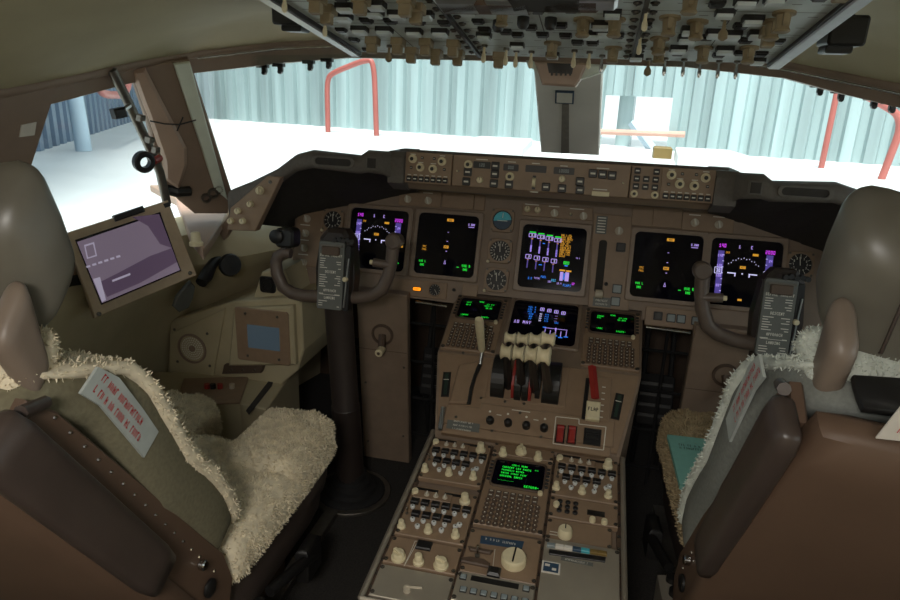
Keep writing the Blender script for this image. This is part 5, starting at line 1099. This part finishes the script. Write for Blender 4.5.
    b = MB(); b.rbox(lambda p: P(p.x*(1-.12*max(0, p.y/vlen)), p.y+vlen*.495, .075+p.z+.03*cos(p.x/.24*1.4)), (12, 10, 3), (.50, vlen*1.17, .05), .02); b.build('back_shell', seatsh, t, 60)
    f = Fr(P(.2400, .025, .03), BK.V, BK.N*(1 if sgn > 0 else -1)); b = MB(); b.lathe(f, 0, 0, [(.016, 0), (.016, .004), (.013, .006)], 20, 0); b.build('recline_button', black, t, 40)
    f = Fr(P(.2400, .085, .012), BK.V, BK.N*(1 if sgn > 0 else -1)); b = MB(); b.lathe(f, 0, 0, [(.009, 0), (.009, .008), (.007, .010)], 10, 0); b.build('hinge_bolt', chrome, t, 40)
    # stowed armrest beside the back
    b = MB(); b.rbox(lambda p: P(.252+p.x, vlen*.5+.125+p.y, .066+p.z), (4, 12, 6), (.034, .41, .07), .015); b.build('armrest', leather, t, 60)
    b = MB(); b.tube([P(.25, vlen+.03, .03), P(.24, vlen-.0, .0)], .008, 8); b.build('armrest_pivot', leather, t, 50)
    # headrest with side bolsters and posts
    HR = vlen+.145
    tb = radians(18); nb = -.118 if s < 0 else -.090
    def hd(x, y, z): return P(x, vlen+.05+y*cos(tb)-z*sin(tb), nb-y*sin(tb)+z*cos(tb)+.02)
    def hr(p): return hd(p.x*(1-.05*max(0, p.y/.1)), (.028 if s < 0 else .036)+p.y, p.z-.16*(p.x/.2)**2*.3)
    b = MB(); b.rbox(hr, (18, 14, 8), (.41 if s < 0 else .39, .165, .11), .040); b.build('headrest_pad', leatherg, t, 80)
    b = MB()
    for x in (-.06, .06): b.tube([hr(Vector((x*1.9, .117*.97*sin(q), .0675*cos(q)*1.0))) if 0 else hr(Vector((x*2.2, y_, z_))) for y_, z_ in ((-.08, .02), (-.04, .0572), (.04, .0572), (.08, .02), (.08, -.02), (.04, -.0572), (-.04, -.0572))], .0022, 6); b.build('headrest_seam', leather, t, 50); b = MB()
    for x in (1, -1):
        b = MB(); b.rbox(lambda p: hd(x*((.204 if s < 0 else .190)+p.x*.9+.04*(p.z+.03)), .010+p.y, .062+p.z*(1+.35*p.y/.06)), (6, 10, 8), (.036, .105, .064), .0178); b.build('headrest_bolster', ctan, t, 70)
    b = MB(); b.rbox(lambda p: P(p.x, vlen+.042+p.y, .035+p.z), (8, 3, 3), (.36, .016, .05), .007); b.build('headrest_mount', black, t, 60)
    for x in (-.08, .08): b = MB(); b.tube([P(x, vlen-.05, .02), hd(x, .06, .0)], .010, 8); b.build('headrest_post', chrome, t, 50)
    # seat cushion with two thigh lobes
    zc = .38; L = cy1-cy0; wv = .50 if s < 0 else .47
    xb = xc; xc = xc+(0 if s < 0 else .02)
    def pad(cx, y0, y1, w_, z0, z1, nm, seed, n):
        b = MB(); b.rbox(lambda p: Vector((cx+p.x, (y0+y1)/2+p.y, (z0+z1)/2+p.z))+Vector((1, 1, 1))*.007*nz_(p+Vector((seed, 0, 0)), 45), (24, int((y1-y0)*60)+4, 6), (w_, y1-y0, z1-z0), .045); o = b.build(nm, fl, t, 60); b.v = [v+WM[o.name].translation for v in b.v]; fuzz(b, 'cushion_wool', fl, t, int(n*2.2), .0058, seed)
    pad(xc, cy0, cy1-.13, wv, .27, zc, 'cushion_fleece', 11, 9000)
    for x in (-1, 1): pad(xc+x*wv*.31, cy1-.26, cy1, wv*.37, .27, zc+.025, 'thigh_fleece', 13+x, 6000)
    b = MB(); b.rbox(lambda p: Vector((xc+p.x, (cy0+cy1)/2-.03+p.y, .215+p.z)), (6, 6, 3), (wv*.92, L*.9, .12), .03); b.build('cushion_base', leather, t, 60)
    for x in (-1, 1): b = MB(); b.rbox(lambda p: Vector((xc+x*wv*.31+p.x, cy1-.10+p.y, .27+p.z)), (4, 4, 3), (wv*.33, .15, .12), .03); b.build('thigh_base', leather, t, 60)
    # pedestal frame below
    b = MB(); b.box(XY(0), xc, (cy0+cy1)/2-.05, 0, wv*.6, L*.7, .17, 0, .01); b.build('seat_pedestal', brownd, t)
    b = MB()
    for x in (-1, 1): b.box(XY(0), xc+x*.17, (cy0+cy1)/2-.05, 0, .035, L+.35, .02)
    b.build('floor_track', screwm, t)
    b = MB(); fx = xc-s*(wv/2+.005); b.box(XY(.10), fx, cy0+.02, 0, .05, .13, .10, 0, .01); b.build('control_box', silverp, t)
    b = MB(); b.tube([(fx, cy0+.10, .20), (fx-s*.02, cy0+.2, .19), (fx-s*.015, cy0+.28, .15)], .012, 8); b.box(XY(.12), fx-s*.01, cy0+.26, 0, .03, .07, .08, 0, .008); b.build('adjust_lever', black, t, 50)
    for x in (0, 1, 2): b = MB(); b.lathe(Fr((fx, cy0-.02+.04*x, .20), (1, 0, 0), (0, 1, 0)), 0, 0, [(.013, 0), (.013, .012)], 12); b.build('control_knob', black, t, 40)
    Rz = Matrix.Rotation(yaw, 4, 'Z'); T0 = WM[t.name].copy(); t.matrix_basis = T0 @ Rz; MM = T0 @ Rz @ T0.inverted()
    return t, (lambda x, v, n: MM @ P(x, v, n)), MM
seat(-1, -.70, (-1.01, .345), radians(32), .56, -.98, -.49, "captain's", fleece, cloth)
t, P, MM = seat(1, .552, (-.735, .315), radians(29.5), .60, -.68, -.20, "copilot's", fleeceg, clothg, radians(3.5), fleecer)
# sticker on the copilot's seat shell and the booklet on the cushion
c = P(.02, .42, .1315); R3 = MM.to_3x3(); f = Fr(c, R3 @ Vector((1, 0, 0)), R3 @ Vector((0, -sin(radians(29.5)), cos(radians(29.5)))))
c = f.pix(893, 422); b = MB(); b.prism(f.sub(c[0]+.038, c[1]), rect(0, 0, .085, .055), 0, .0015); b.scrawl(f.sub(c[0]+.038, c[1]), 0, .006, .002, .06, .008, 1, 5); b.scrawl(f.sub(c[0]+.038, c[1]), 0, -.010, .002, .06, .008, 1, 6)
b.build('warning_sticker', [paper, redp], label="white sticker with red print on the back of the copilot's seat", cat='sticker')
BF = Fr((.405, -.49, .395), (1, .05, 0), (-.05, 1, .04)); b = MB(); bk = thing('booklet', "mint green booklet lying on the copilot's seat cushion", 'booklet', BF.pt(0, 0))
b = MB(); b.prism(BF, rect(-.01, 0, .13, .20), .004, .014, 0); b.build('cover', greenb, bk)
b = MB(); [b.scrawl(BF.sub(-.03, .06-.013*k, .0145, 0), 0, 0, 0, .05, .009, 0, 7+k) for k in range(2)]; b.build('cover_print', black, bk)
